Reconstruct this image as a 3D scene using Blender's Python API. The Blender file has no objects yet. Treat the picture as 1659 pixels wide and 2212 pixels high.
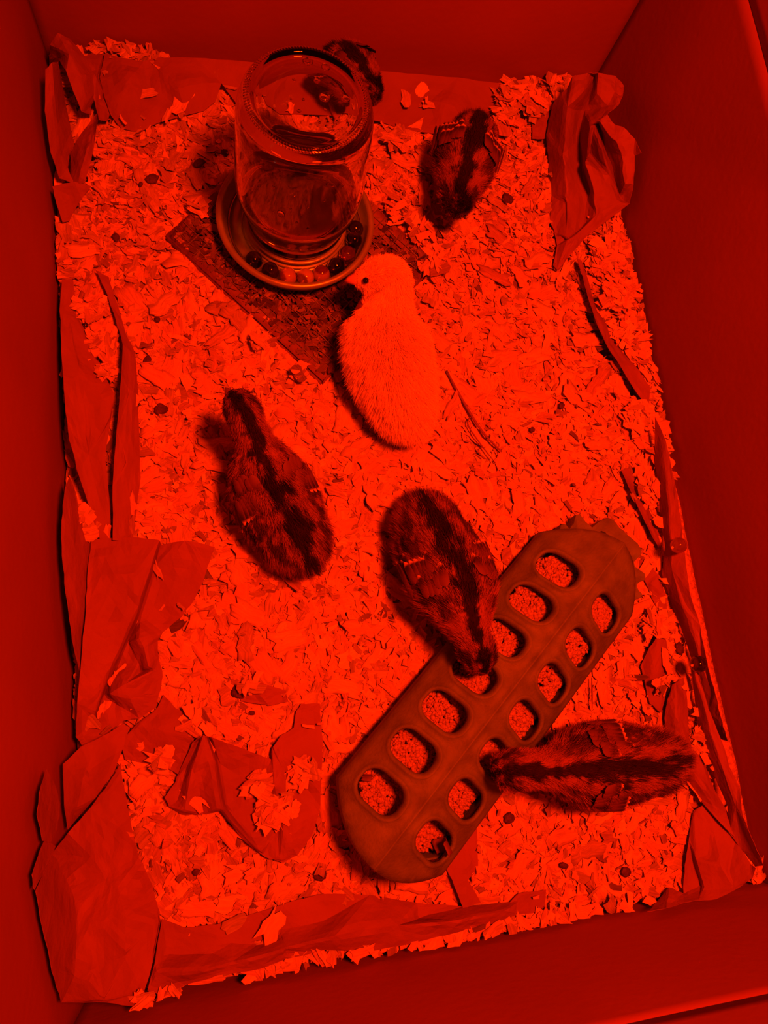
import bpy, bmesh, math, random
import numpy as np
from mathutils import Vector, Matrix, noise
from mathutils.geometry import delaunay_2d_cdt

random.seed(7)
rng = np.random.default_rng(7)
SC = bpy.context.scene
COL = SC.collection

# ---------------------------------------------------------------- camera
# Phone camera held above the brooder box.  World: metres, z = 0 at the level of the bedding,
# x along the short side of the box, y along the long side.
FPX, CX, CY = 1550.0, 829.5, 1106.0
CAM_H = 0.53468
AXES = np.array([[0.97994567, -0.05998993, 0.19002023],
                 [-0.09822506, -0.97512516, 0.19870268],
                 [0.17337334, -0.21338258, -0.9614622]])
CAM = np.array([0.0, 0.0, CAM_H])
cd = bpy.data.cameras.new('camera')
cam = bpy.data.objects.new('camera', cd)
COL.objects.link(cam)
cd.sensor_fit = 'VERTICAL'
cd.sensor_height = 36.0
cd.lens = 36.0 * FPX / 2212.0
cd.clip_start = 0.01
cx_, cy_, cz_ = AXES @ np.array([1, 0, 0]), AXES @ np.array([0, -1, 0]), AXES @ np.array([0, 0, -1])
cam.matrix_world = Matrix(((cx_[0], cy_[0], cz_[0], 0), (cx_[1], cy_[1], cz_[1], 0),
                           (cx_[2], cy_[2], cz_[2], CAM_H), (0, 0, 0, 1)))
SC.camera = cam

# ---------------------------------------------------------------- light and exposure
w = bpy.data.worlds.new('World')
SC.world = w
w.use_nodes = True
w.node_tree.nodes['Background'].inputs[0].default_value = (1.0, 0.016, 0.0, 1)
w.node_tree.nodes['Background'].inputs[1].default_value = 0.12
SC.view_settings.view_transform = 'Standard'
SC.view_settings.look = 'None'
SC.view_settings.gamma = 1.0
SC.view_settings.exposure = 0.0
SC.view_settings.use_curve_mapping = False


def lamp(name, loc, energy, radius, color, cone=None):
    ld = bpy.data.lights.new(name, 'SPOT' if cone else 'POINT')
    if cone:                       # a lamp in a reflector hood, pointing down
        ld.spot_size = math.radians(cone)
        ld.spot_blend = 1.0
    ld.energy = energy
    ld.shadow_soft_size = radius
    ld.color = color
    lo = bpy.data.objects.new(name, ld)
    lo.location = loc
    COL.objects.link(lo)
    return lo


HEAT = lamp('red_heat_lamp', (0.20, 0.060, 0.82), 60.0, 0.062, (1.0, 0.019, 0.0003), cone=130)
HEAT.data.cycles.is_caustics_light = True      # let the lamp shine through the glass jar
lamp('faint_room_bulb', (0.16, -0.42, 0.95), 0.02, 0.006, (1.0, 0.75, 0.5))


# ---------------------------------------------------------------- helpers
def ray(px, py):
    return AXES @ np.array([px - CX, py - CY, FPX])


def at(px, py, z=0.0):
    """the point at height z above the bedding that the photograph shows at (px, py)"""
    r = ray(px, py)
    return CAM + r * ((z - CAM_H) / r[2])


def tag(o, label=None, cat=None, group=None, kind=None):
    if label: o['label'] = label
    if cat: o['category'] = cat
    if group: o['group'] = group
    if kind: o['kind'] = kind
    return o


def link(name, me, mats=None, parent=None):
    o = bpy.data.objects.new(name, me)
    COL.objects.link(o)
    if mats is not None:
        for m in (mats if isinstance(mats, (list, tuple)) else [mats]):
            me.materials.append(m)
    if parent is not None:
        o.parent = parent
    return o


def empty(name, loc=(0, 0, 0)):
    o = bpy.data.objects.new(name, None)
    o.location = loc
    COL.objects.link(o)
    return o


def from_bm(name, bm, mats, parent=None, smooth=True):
    me = bpy.data.meshes.new(name)
    bm.normal_update()
    bm.to_mesh(me)
    bm.free()
    if smooth:
        me.polygons.foreach_set('use_smooth', [True] * len(me.polygons))
    return link(name, me, mats, parent)


def child(o, parent):
    """parent without moving (parents carry only a translation)"""
    o.parent = parent
    o.matrix_parent_inverse = Matrix.Translation(-Vector(parent.location))
    return o


def wall_x_left(y):  return -0.1355 + (0.5123 - y) * (0.0183 / 0.7057)
def wall_x_right(y): return 0.3489 + (0.5162 - y) * (0.0210 / 0.7105)
def wall_y_back(x):  return 0.5123 + (x + 0.1355) * (0.0039 / 0.4844)
def wall_y_front(x): return -0.1934 - (x + 0.1172) * (0.0009 / 0.4871)


def inside_box(p, m=0.003):
    return (wall_x_left(p[1]) + m < p[0] < wall_x_right(p[1]) - m and
            wall_y_front(p[0]) + m < p[1] < wall_y_back(p[0]) - m)


def nz(x, y, z, s):
    return noise.noise(Vector((x * s, y * s, z * s)))


def ground(x, y):
    return 0.0035 * nz(x, y, 0.3, 14) + 0.002 * nz(x, y, 3.1, 40)


# ---------------------------------------------------------------- materials
def mat(name, base=(0.8, 0.8, 0.8), rough=0.7, noise_scale=None, noise_amt=0.15, bump=0.0, bump_scale=200, spec=0.3,
        metallic=0.0, attr=None, stretch=None, transmission=0.0, ior=1.45, coat=0.0):
    m = bpy.data.materials.new(name)
    m.use_nodes = True
    nt = m.node_tree
    b = nt.nodes['Principled BSDF']
    b.inputs['Roughness'].default_value = rough
    b.inputs['Specular IOR Level'].default_value = spec
    b.inputs['Metallic'].default_value = metallic
    b.inputs['Transmission Weight'].default_value = transmission
    b.inputs['IOR'].default_value = ior
    b.inputs['Coat Weight'].default_value = coat
    b.inputs['Base Color'].default_value = (*base, 1)
    tc = nt.nodes.new('ShaderNodeTexCoord')
    mp = nt.nodes.new('ShaderNodeMapping')
    nt.links.new(tc.outputs['Object'], mp.inputs['Vector'])
    if stretch: mp.inputs['Scale'].default_value = stretch
    col = None
    if attr:
        a = nt.nodes.new('ShaderNodeAttribute')
        a.attribute_name = attr
        col = a.outputs['Color']
        nt.links.new(col, b.inputs['Base Color'])
    if noise_scale:
        n = nt.nodes.new('ShaderNodeTexNoise')
        n.inputs['Scale'].default_value = noise_scale
        n.inputs['Detail'].default_value = 5
        nt.links.new(mp.outputs['Vector'], n.inputs['Vector'])
        r = nt.nodes.new('ShaderNodeMapRange')
        r.inputs['From Min'].default_value = 0.25
        r.inputs['From Max'].default_value = 0.75
        r.inputs['To Min'].default_value = 1 - noise_amt
        r.inputs['To Max'].default_value = 1 + noise_amt
        nt.links.new(n.outputs['Fac'], r.inputs['Value'])
        mx = nt.nodes.new('ShaderNodeMix')
        mx.data_type = 'RGBA'
        mx.blend_type = 'MULTIPLY'
        mx.inputs['Factor'].default_value = 1
        mx.inputs[6].default_value = (*base, 1)
        if col is not None: nt.links.new(col, mx.inputs[6])
        nt.links.new(r.outputs['Result'], mx.inputs[7])
        nt.links.new(mx.outputs[2], b.inputs['Base Color'])
    if bump:
        n2 = nt.nodes.new('ShaderNodeTexNoise')
        n2.inputs['Scale'].default_value = bump_scale
        n2.inputs['Detail'].default_value = 4
        nt.links.new(mp.outputs['Vector'], n2.inputs['Vector'])
        bp = nt.nodes.new('ShaderNodeBump')
        bp.inputs['Strength'].default_value = bump
        bp.inputs['Distance'].default_value = 0.002
        nt.links.new(n2.outputs['Fac'], bp.inputs['Height'])
        nt.links.new(bp.outputs['Normal'], b.inputs['Normal'])
    return m


M_CARD = mat('cardboard', (0.27, 0.11, 0.05), 0.85, 9, 0.10, 0.12, 160, spec=0.15)
M_PAPER = mat('kraft_paper', (0.255, 0.13, 0.065), 0.75, 25, 0.12, 0.25, 260, spec=0.25)
M_BASE = mat('fine_sawdust', (0.50, 0.32, 0.18), 0.95, 300, 0.4, 0.6, 500, spec=0.1)
M_FLAKE = mat('pale_pine_shaving', (0.9, 0.68, 0.42), 0.75, 260, 0.10, 0.25, 420, spec=0.2, attr='Col')
def add_creases(m):
    """small crumple creases of stiff paper"""
    nt = m.node_tree
    b = nt.nodes['Principled BSDF']
    old = b.inputs['Normal'].links[0].from_node
    tc = nt.nodes.new('ShaderNodeTexCoord')
    v = nt.nodes.new('ShaderNodeTexVoronoi')
    v.inputs['Scale'].default_value = 55
    nt.links.new(tc.outputs['Object'], v.inputs['Vector'])
    bp = nt.nodes.new('ShaderNodeBump')
    bp.inputs['Strength'].default_value = 0.30
    bp.inputs['Distance'].default_value = 0.004
    nt.links.new(v.outputs['Distance'], bp.inputs['Height'])
    nt.links.new(bp.outputs['Normal'], old.inputs['Normal'])


add_creases(M_PAPER)


def add_grain(m):
    """fine wood grain running along every shaving (its own u, v, id attribute)"""
    nt = m.node_tree
    b = nt.nodes['Principled BSDF']
    src = b.inputs['Base Color'].links[0].from_socket
    a = nt.nodes.new('ShaderNodeAttribute'); a.attribute_name = 'Grain'
    n = nt.nodes.new('ShaderNodeTexNoise')
    n.inputs['Scale'].default_value = 1.0
    n.inputs['Detail'].default_value = 3
    nt.links.new(a.outputs['Vector'], n.inputs['Vector'])
    r = nt.nodes.new('ShaderNodeMapRange')
    r.inputs['From Min'].default_value = 0.3; r.inputs['From Max'].default_value = 0.7
    r.inputs['To Min'].default_value = 0.66; r.inputs['To Max'].default_value = 1.08
    nt.links.new(n.outputs['Fac'], r.inputs['Value'])
    mx = nt.nodes.new('ShaderNodeMix'); mx.data_type = 'RGBA'; mx.blend_type = 'MULTIPLY'
    mx.inputs['Factor'].default_value = 1
    nt.links.new(src, mx.inputs[6]); nt.links.new(r.outputs['Result'], mx.inputs[7])
    nt.links.new(mx.outputs[2], b.inputs['Base Color'])
    bp = nt.nodes.new('ShaderNodeBump'); bp.inputs['Strength'].default_value = 0.35; bp.inputs['Distance'].default_value = 0.0006
    nt.links.new(n.outputs['Fac'], bp.inputs['Height'])
    nt.links.new(bp.outputs['Normal'], b.inputs['Normal'])


add_grain(M_FLAKE)
M_SOIL = mat('soiled_litter', (0.15, 0.09, 0.05), 0.9, 260, 0.5, 0.8, 500, spec=0.15)
M_WOODFR = mat('weathered_wood', (0.21, 0.125, 0.065), 0.85, 60, 0.3, 0.5, 180, spec=0.2)
M_WIRE = mat('galvanised_wire', (0.22, 0.23, 0.20), 0.45, metallic=0.4)
M_STEEL = mat('dish_metal', (0.36, 0.60, 0.48), 0.36, 60, 0.2, 0.06, 300, metallic=0.55)
M_GLASS = mat('clear_glass', (1, 1, 1), 0.0, transmission=1.0, ior=1.48, spec=0.5)
M_WATER = mat('water', (1, 1, 1), 0.0, transmission=1.0, ior=1.33, spec=0.5)
M_FEEDER = mat('galvanised_feeder', (0.128, 0.22, 0.16), 0.62, 70, 0.32, 0.25, 500, spec=0.35)
M_FEED = mat('feed_crumble', (0.40, 0.30, 0.2), 0.9, 400, 0.25, 0.3, 900, spec=0.15)
M_DROP = mat('dark_dropping', (0.085, 0.045, 0.028), 0.6, 300, 0.4, 0.5, 500, spec=0.3)
M_DOWN = mat('down', (0.5, 0.5, 0.5), 0.65, attr='Col', spec=0.25)
M_BODY = mat('chick_skin', (0.5, 0.5, 0.5), 0.8, attr='Col', spec=0.1)
M_FEATHER = mat('feather', (0.5, 0.5, 0.5), 0.6, attr='Col', spec=0.3)
M_BEAKP = mat('pale_beak', (0.70, 0.40, 0.26), 0.45, 200, 0.1, spec=0.4)
M_BEAKD = mat('brown_beak', (0.20, 0.11, 0.07), 0.5, 200, 0.2, spec=0.4)
M_EYE = mat('black_eye', (0.008, 0.005, 0.004), 0.08, spec=0.6)
M_LEAF = mat('brown_scrap', (0.16, 0.09, 0.05), 0.6, 120, 0.3, 0.2, 300, spec=0.35)
M_STRAW = mat('dark_straw', (0.22, 0.12, 0.06), 0.7, 200, 0.2, spec=0.2)


def marble_mat(name, c1, c2, trans=0.9):
    """swirled glass: mostly c1, with a vane of c2"""
    m = bpy.data.materials.new(name)
    m.use_nodes = True
    nt = m.node_tree
    b = nt.nodes['Principled BSDF']
    b.inputs['Roughness'].default_value = 0.02
    b.inputs['IOR'].default_value = 1.5
    b.inputs['Transmission Weight'].default_value = trans
    b.inputs['Specular IOR Level'].default_value = 0.6
    b.inputs['Coat Weight'].default_value = 0.6
    b.inputs['Coat Roughness'].default_value = 0.02
    tc = nt.nodes.new('ShaderNodeTexCoord')
    wv = nt.nodes.new('ShaderNodeTexWave')
    wv.inputs['Scale'].default_value = 22
    wv.inputs['Distortion'].default_value = 3
    wv.inputs['Detail'].default_value = 1
    nt.links.new(tc.outputs['Object'], wv.inputs['Vector'])
    cr = nt.nodes.new('ShaderNodeValToRGB')
    cr.color_ramp.elements[0].position = 0.55
    cr.color_ramp.elements[0].color = (*c1, 1)
    cr.color_ramp.elements[1].position = 0.80
    cr.color_ramp.elements[1].color = (*c2, 1)
    nt.links.new(wv.outputs['Fac'], cr.inputs['Fac'])
    nt.links.new(cr.outputs['Color'], b.inputs['Base Color'])
    return m


# ---------------------------------------------------------------- the cardboard box (the setting)
ZF = -0.022                      # box floor, under the bedding
CORN = {'bl': (wall_x_left(-0.1934), -0.1934), 'tl': (-0.1355, 0.5123), 'tr': (0.3489, 0.5162), 'br': (0.3699, -0.1943)}


def wall(name, a, b, ztop, flap_h, crease=None):
    """a cardboard panel from corner a to corner b (inside face on the left of a->b), plus its opened flap above the score line"""
    ax, ay = a; bx, by = b
    d = Vector((bx - ax, by - ay, 0)); L = d.length; d.normalize()
    n = Vector((-d.y, d.x, 0))                 # towards the inside
    nu, nv = 48, 20
    bm = bmesh.new()
    def sheet(z0, z1, lean, thick, u0, u1):
        fr, bk = [], []
        for j in range(nv + 1):
            v = j / nv
            z = z0 + (z1 - z0) * v
            rf, rb = [], []
            for i in range(nu + 1):
                u = u0 + (u1 - u0) * i / nu
                off = 0.0011 * nz(u + ax * 7, z, ay * 5, 6) - lean * (z - z0)
                if crease:
                    off += crease(u * L, z)
                p = Vector((ax, ay, z)) + d * (u * L) + n * (off - 0.0012)
                rf.append(bm.verts.new(p)); rb.append(bm.verts.new(p - n * thick))
            fr.append(rf); bk.append(rb)
        for j in range(nv):
            for i in range(nu):
                bm.faces.new((fr[j][i], fr[j][i + 1], fr[j + 1][i + 1], fr[j + 1][i]))
                bm.faces.new((bk[j][i + 1], bk[j][i], bk[j + 1][i], bk[j + 1][i + 1]))
        for i in range(nu):
            bm.faces.new((fr[nv][i], fr[nv][i + 1], bk[nv][i + 1], bk[nv][i]))
            bm.faces.new((fr[0][i + 1], fr[0][i], bk[0][i], bk[0][i + 1]))
        for j in range(nv):
            bm.faces.new((fr[j][0], fr[j + 1][0], bk[j + 1][0], bk[j][0]))
            bm.faces.new((fr[j + 1][nu], fr[j][nu], bk[j][nu], bk[j + 1][nu]))
    sheet(ZF, ztop - 0.0003, 0.0, 0.005, -0.010, 1.010)
    o = tag(from_bm(name, bm, M_CARD), kind='structure')
    bm = bmesh.new()
    sheet(ztop + 0.0004, ztop + flap_h, 0.015, 0.005, -0.002, 1.002)
    f = from_bm('flap', bm, M_CARD, o)
    return o


def crease_right(u, z):
    # a diagonal fold pressed into the right panel
    dline = (u - 0.055) * 0.62 - (z - 0.02) * 0.78
    return -0.0016 * math.exp(-(dline / 0.006) ** 2)


wall('wall_left', CORN['tl'], CORN['bl'], 0.186, 0.14)
wall('wall_front', CORN['bl'], CORN['br'], 0.1453, 0.17)
wall('wall_right', CORN['br'], CORN['tr'], 0.1856, 0.14, lambda u, z: crease_right(0.711 - u, z))
wall('wall_back', CORN['tr'], CORN['tl'], 0.186, 0.14)
bm = bmesh.new()
vs = []
for (x, y) in (CORN['bl'], CORN['br'], CORN['tr'], CORN['tl']):
    vs.append((x, y))
top = [bm.verts.new((x, y, ZF)) for x, y in vs]
bot = [bm.verts.new((x, y, ZF - 0.005)) for x, y in vs]
bm.faces.new(top); bm.faces.new(bot[::-1])
for i in range(4):
    bm.faces.new((top[(i + 1) % 4], top[i], bot[i], bot[(i + 1) % 4]))
tag(from_bm('floor', bm, M_CARD, smooth=False), kind='structure')

# ---------------------------------------------------------------- crumpled kraft paper
PAPER_POLYS = []


def paper(label, outline, inner=(), creases=(), crumple=1.0, cuts=3, soften=1, group='torn kraft liner papers'):
    """a torn, crumpled sheet: outline / inner points / crease lines are (px, py, height in cm)"""
    pts, zs = [], []
    def add(p):
        for k, q in enumerate(pts):
            if abs(q[0] - p[0]) < 0.5 and abs(q[1] - p[1]) < 0.5: return k
        pts.append((p[0], p[1])); zs.append(p[2] / 100.0)
        return len(pts) - 1
    face = [add(p) for p in outline]
    edges = []
    for c in creases:
        ids = [add(p) for p in c]
        edges += list(zip(ids[:-1], ids[1:]))
    for p in inner: add(p)
    V, Ed, Fc, ov, oe, of = delaunay_2d_cdt([Vector(p) for p in pts], edges, [face], 1, 1e-4)
    bm = bmesh.new()
    bvs = []
    for k, v in enumerate(V):
        if ov[k]:
            z = zs[ov[k][0]]
        else:
            dd = [((v.x - q[0]) ** 2 + (v.y - q[1]) ** 2 + 1, zs[i]) for i, q in enumerate(pts)]
            dd.sort(); z = sum(zz / d for d, zz in dd[:3]) / sum(1 / d for d, zz in dd[:3])
        p = at(v.x, v.y, z)
        guard = 0
        while not inside_box(p, 0.0035) and guard < 90:     # a sheet that would pass through a panel leans up it instead
            z += 0.0015; guard += 1
            p = at(v.x, v.y, z)
        if not inside_box(p, 0.0035):
            p[0] = min(max(p[0], wall_x_left(p[1]) + 0.004), wall_x_right(p[1]) - 0.004)
            p[1] = min(max(p[1], wall_y_front(p[0]) + 0.004), wall_y_back(p[0]) - 0.004)
        bvs.append(bm.verts.new(p))
    for f in Fc:
        try: bm.faces.new([bvs[i] for i in f])
        except ValueError: pass
    PAPER_POLYS.append(np.array([at(p[0], p[1], min(p[2], 2.0) / 100)[:2] for p in outline]))
    bmesh.ops.subdivide_edges(bm, edges=bm.edges[:], cuts=cuts, use_grid_fill=True)
    bmesh.ops.triangulate(bm, faces=bm.faces[:])
    for _ in range(soften):
        bmesh.ops.smooth_vert(bm, verts=[v for v in bm.verts if not v.is_boundary], factor=0.5, use_axis_x=True, use_axis_y=True, use_axis_z=True)
    bm.normal_update()
    sd = len(PAPER_POLYS) * 3.7
    for v in bm.verts:
        c = v.co
        h = abs(nz(c.x + sd, c.y, c.z, 38)) * 0.0042 + abs(nz(c.x, c.y + sd, c.z, 95)) * 0.0020 - 0.0018
        edge = 0.35 if v.is_boundary else 1.0
        v.co = c + Vector((0, 0, h * crumple * edge))
        if v.is_boundary:
            v.co += Vector((nz(c.x, c.y, sd, 260), nz(c.y, c.x, sd + 5, 260), 0)) * 0.0007
    for f in bm.faces:
        if f.normal.z < 0: f.normal_flip()
    o = from_bm('kraft_paper', bm, M_PAPER, smooth=False)
    md = o.modifiers.new('thickness', 'SOLIDIFY')
    md.thickness = 0.0003
    md.offset = 0
    return tag(o, label, 'paper', group)


# back-left corner
paper('strip of brown paper folded over in the corner left of the back paper strip',
      [(108, 95, 3.4), (125, 72, 3.8), (150, 84, 3.6), (172, 108, 3.2), (196, 134, 2.4), (214, 162, 2.0), (212, 190, 1.8),
       (196, 232, 1.6), (197, 250, 1.5), (176, 240, 2.6), (158, 196, 3.4), (142, 152, 3.8), (126, 126, 2.6), (107, 118, 2.2)],
      [(150, 120, 4.2), (178, 160, 3.2), (185, 205, 2.8)], [[(125, 72, 3.8), (150, 120, 4.2), (176, 168, 3.4), (192, 215, 2.4)]])
paper('narrow upright brown paper roll against the left panel in the far left corner',
      [(98, 150, 5.0), (112, 134, 5.2), (126, 133, 4.6), (131, 165, 3.0), (141, 220, 1.6), (154, 288, 1.2), (160, 312, 1.0),
       (150, 334, 1.2), (146, 362, 1.3), (160, 396, 1.0), (128, 384, 1.6), (110, 330, 3.0), (97, 240, 4.4)],
      [(116, 200, 4.6), (124, 270, 3.0), (134, 330, 2.0)], [[(112, 134, 5.2), (116, 200, 4.6), (124, 270, 3.2), (130, 340, 2.2)]])
paper('crumpled fold of brown paper bending onto the bedding below the far left corner',
      [(208, 246, 1.5), (210, 262, 2.2), (206, 300, 2.4), (196, 350, 2.0), (184, 390, 1.4), (168, 402, 1.0), (152, 398, 0.8),
       (152, 330, 1.0), (168, 300, 1.6), (190, 268, 1.6)],
      [(188, 320, 2.6)], [[(200, 262, 1.6), (188, 320, 2.8), (172, 385, 1.6)]])
paper('flat brown scrap lying under the roll beside the left panel',
      [(112, 402, 1.6), (160, 392, 1.3), (196, 402, 1.0), (176, 430, 0.9), (160, 456, 0.9), (150, 478, 1.0), (134, 480, 1.2), (122, 440, 1.6)],
      [(150, 425, 1.6)])
paper('long brown paper strip along the back panel passing behind the jar',
      [(226, 116, 1.6), (260, 124, 1.8), (310, 133, 1.7), (336, 124, 1.8), (420, 124, 1.8), (520, 132, 1.9), (620, 140, 1.9),
       (720, 146, 1.8), (820, 153, 1.8), (900, 160, 1.8), (990, 168, 1.7), (1078, 180, 1.6), (1076, 228, 1.0), (1040, 262, 0.8),
       (1004, 282, 0.8), (948, 290, 0.8), (880, 282, 0.8), (820, 262, 0.8), (720, 250, 0.8), (600, 246, 0.8), (520, 236, 0.8),
       (478, 180, 1.2), (466, 218, 0.9), (440, 240, 0.9), (398, 250, 0.9), (340, 266, 0.9), (300, 286, 0.9), (262, 276, 0.9),
       (240, 250, 1.0), (226, 210, 1.4), (216, 168, 1.6)],
      [(280, 190, 2.2), (350, 200, 1.3), (420, 180, 2.0), (560, 190, 1.2), (700, 190, 1.8), (860, 215, 1.2), (960, 220, 1.8)],
      [[(260, 124, 1.8), (272, 180, 2.4), (250, 240, 1.3)], [(336, 124, 1.8), (320, 190, 1.2), (300, 250, 1.5)],
       [(420, 124, 1.8), (385, 190, 2.1), (400, 240, 1.0)], [(900, 160, 1.8), (930, 220, 1.2), (948, 286, 1.0)]], crumple=0.8)
paper('creased brown paper bridging the far left corner and the long back strip',
      [(166, 130, 2.2), (205, 112, 1.6), (223, 118, 1.7), (216, 168, 1.2), (226, 205, 1.2), (238, 240, 0.9), (232, 262, 0.9), (214, 258, 1.8),
       (205, 220, 1.7), (186, 180, 2.4)], [(206, 160, 2.6)], [[(205, 112, 1.6), (207, 165, 2.6), (214, 225, 1.2)]])

# left side
paper('long dark brown paper strip standing along the left panel, shavings piled in it',
      [(134, 602, 1.6), (158, 604, 1.2), (166, 680, 1.2), (192, 730, 1.2), (230, 818, 1.4), (246, 852, 1.6), (240, 905, 1.8),
       (226, 985, 1.8), (238, 1090, 1.4), (240, 1168, 1.2), (216, 1166, 1.4), (190, 1085, 2.2), (166, 1012, 3.2), (150, 950, 3.6),
       (140, 870, 3.4), (133, 760, 2.6), (129, 670, 2.0)],
      [(168, 780, 2.2), (190, 870, 2.6), (195, 960, 2.6)],
      [[(150, 690, 1.8), (168, 800, 2.6), (190, 985, 2.8), (222, 1110, 1.7)], [(190, 985, 2.8), (238, 900, 1.6)]])
paper('upright brown paper fold running down the left, right of the dark strip',
      [(206, 584, 1.2), (234, 598, 1.0), (254, 660, 1.0), (272, 720, 1.1), (292, 762, 1.2), (297, 840, 1.1), (301, 950, 1.0),
       (303, 1032, 1.0), (292, 1120, 1.0), (286, 1168, 1.0), (243, 1168, 2.0), (243, 1050, 2.6), (252, 930, 2.8), (262, 810, 2.8),
       (266, 745, 2.4), (250, 690, 1.6), (226, 622, 1.3)],
      [(278, 850, 1.9), (272, 1000, 2.0)], [[(266, 745, 2.4), (280, 850, 2.0), (275, 1000, 2.1), (268, 1150, 1.6)]])
paper('tall pointed brown paper sliver by the left panel above the lower left crumple',
      [(150, 1030, 3.4), (162, 1060, 2.6), (172, 1112, 1.8), (194, 1172, 1.2), (190, 1300, 1.4), (180, 1420, 1.6), (172, 1452, 2.0), (160, 1400, 3.0),
       (147, 1320, 3.8), (138, 1240, 4.0), (132, 1160, 4.2), (136, 1090, 4.0), (142, 1050, 3.8)],
      [(160, 1180, 3.0), (166, 1320, 2.6)], [[(150, 1060, 3.4), (160, 1180, 3.2), (166, 1320, 2.8), (173, 1440, 2.1)]])
paper('large bright brown paper flap lying over the bedding left of centre',
      [(196, 1166, 1.4), (250, 1160, 1.6), (300, 1162, 1.7), (344, 1166, 1.9), (348, 1176, 1.0), (400, 1168, 1.7), (436, 1174, 1.7), (464, 1182, 1.4),
       (452, 1216, 1.3), (440, 1252, 1.3), (418, 1298, 1.2), (392, 1332, 1.1), (352, 1366, 1.1), (340, 1384, 1.2), (342, 1420, 1.3),
       (352, 1460, 1.2), (344, 1500, 1.2), (334, 1530, 1.0), (300, 1552, 1.0), (268, 1556, 1.0), (222, 1590, 1.2), (178, 1612, 1.4), (164, 1592, 2.0),
       (166, 1520, 2.4), (176, 1420, 2.6), (184, 1330, 2.4), (188, 1250, 2.0)],
      [(230, 1240, 2.4), (290, 1240, 2.5), (300, 1380, 2.4), (320, 1440, 2.3), (290, 1480, 2.0), (310, 1500, 1.3), (215, 1480, 2.4)],
      [[(344, 1166, 1.9), (318, 1250, 2.2), (292, 1330, 2.3), (268, 1384, 2.5), (240, 1440, 2.3), (206, 1540, 1.6)],
       [(348, 1176, 1.0), (330, 1240, 0.9), (302, 1330, 1.0), (276, 1384, 1.1), (252, 1440, 0.8), (224, 1500, 0.6), (205, 1560, 0.8)],
       [(276, 1384, 1.1), (300, 1430, 1.2), (304, 1452, 0.8), (282, 1462, 1.8)],
       [(352, 1366, 1.1), (310, 1400, 2.3), (278, 1386, 1.6)], [(334, 1446, 1.6), (270, 1478, 2.3), (235, 1500, 1.9)],
       [(344, 1500, 1.2), (280, 1510, 1.8), (262, 1525, 0.8)]], crumple=1.2)
paper('folded brown paper flap pointing up to the right above the near left corner',
      [(136, 1650, 5.0), (176, 1612, 3.4), (222, 1590, 2.4), (268, 1562, 1.8), (280, 1572, 1.7), (264, 1620, 1.7), (246, 1668, 1.9),
       (206, 1724, 2.4), (168, 1766, 2.8), (146, 1792, 3.6), (140, 1740, 4.6)],
      [(190, 1650, 3.4)], [[(136, 1650, 5.0), (178, 1690, 3.0), (166, 1745, 3.6)], [(222, 1590, 2.4), (196, 1660, 3.4), (178, 1690, 3.0)]], crumple=0.7)
paper('small upright brown paper scrap wedged against the left panel near the near left corner',
      [(102, 1662, 7.0), (116, 1690, 6.0), (128, 1736, 5.2), (124, 1790, 5.0), (108, 1820, 5.2), (92, 1816, 6.4), (78, 1760, 8.0), (84, 1712, 8.0)],
      [(104, 1750, 6.0)])
paper('slim upright brown paper edge touching the left panel at the near left corner',
      [(98, 1814, 7.0), (120, 1826, 5.6), (110, 1850, 5.6), (92, 1888, 6.2), (74, 1922, 8.0), (68, 1890, 8.6), (84, 1842, 7.6)], [(96, 1850, 6.0)])
paper('biggest smooth brown paper sheet filling the near left corner',
      [(112, 1846, 5.2), (146, 1800, 4.2), (196, 1744, 3.0), (236, 1690, 2.0), (260, 1650, 1.5), (268, 1700, 1.3), (284, 1790, 1.2), (300, 1852, 1.2),
       (330, 1912, 1.3), (340, 1950, 1.4), (346, 1990, 1.6), (330, 2080, 2.2), (312, 2140, 2.6), (300, 2178, 3.4), (230, 2166, 4.6), (132, 2166, 6.4),
       (112, 2100, 7.2), (92, 2000, 8.2), (76, 1926, 9.0), (92, 1890, 7.0)],
      [(200, 1850, 3.2), (180, 1960, 4.0), (240, 1960, 2.6), (160, 2060, 4.8), (270, 2060, 2.6), (225, 2160, 4.2)],
      [[(222, 1848, 3.0), (250, 1918, 2.4), (270, 1985, 2.0)], [(158, 1946, 4.6), (168, 1990, 4.4), (196, 1990, 3.6)],
       [(332, 2000, 1.7), (270, 2070, 2.8), (226, 2162, 4.4)], [(160, 2110, 5.2), (190, 2120, 4.6), (226, 2162, 4.4)], [(258, 1820, 2.0), (230, 1900, 3.2), (206, 1990, 3.4), (212, 2080, 4.2)], [(140, 1900, 5.2), (150, 2000, 5.6), (138, 2090, 6.2)]], crumple=1.7)
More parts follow.
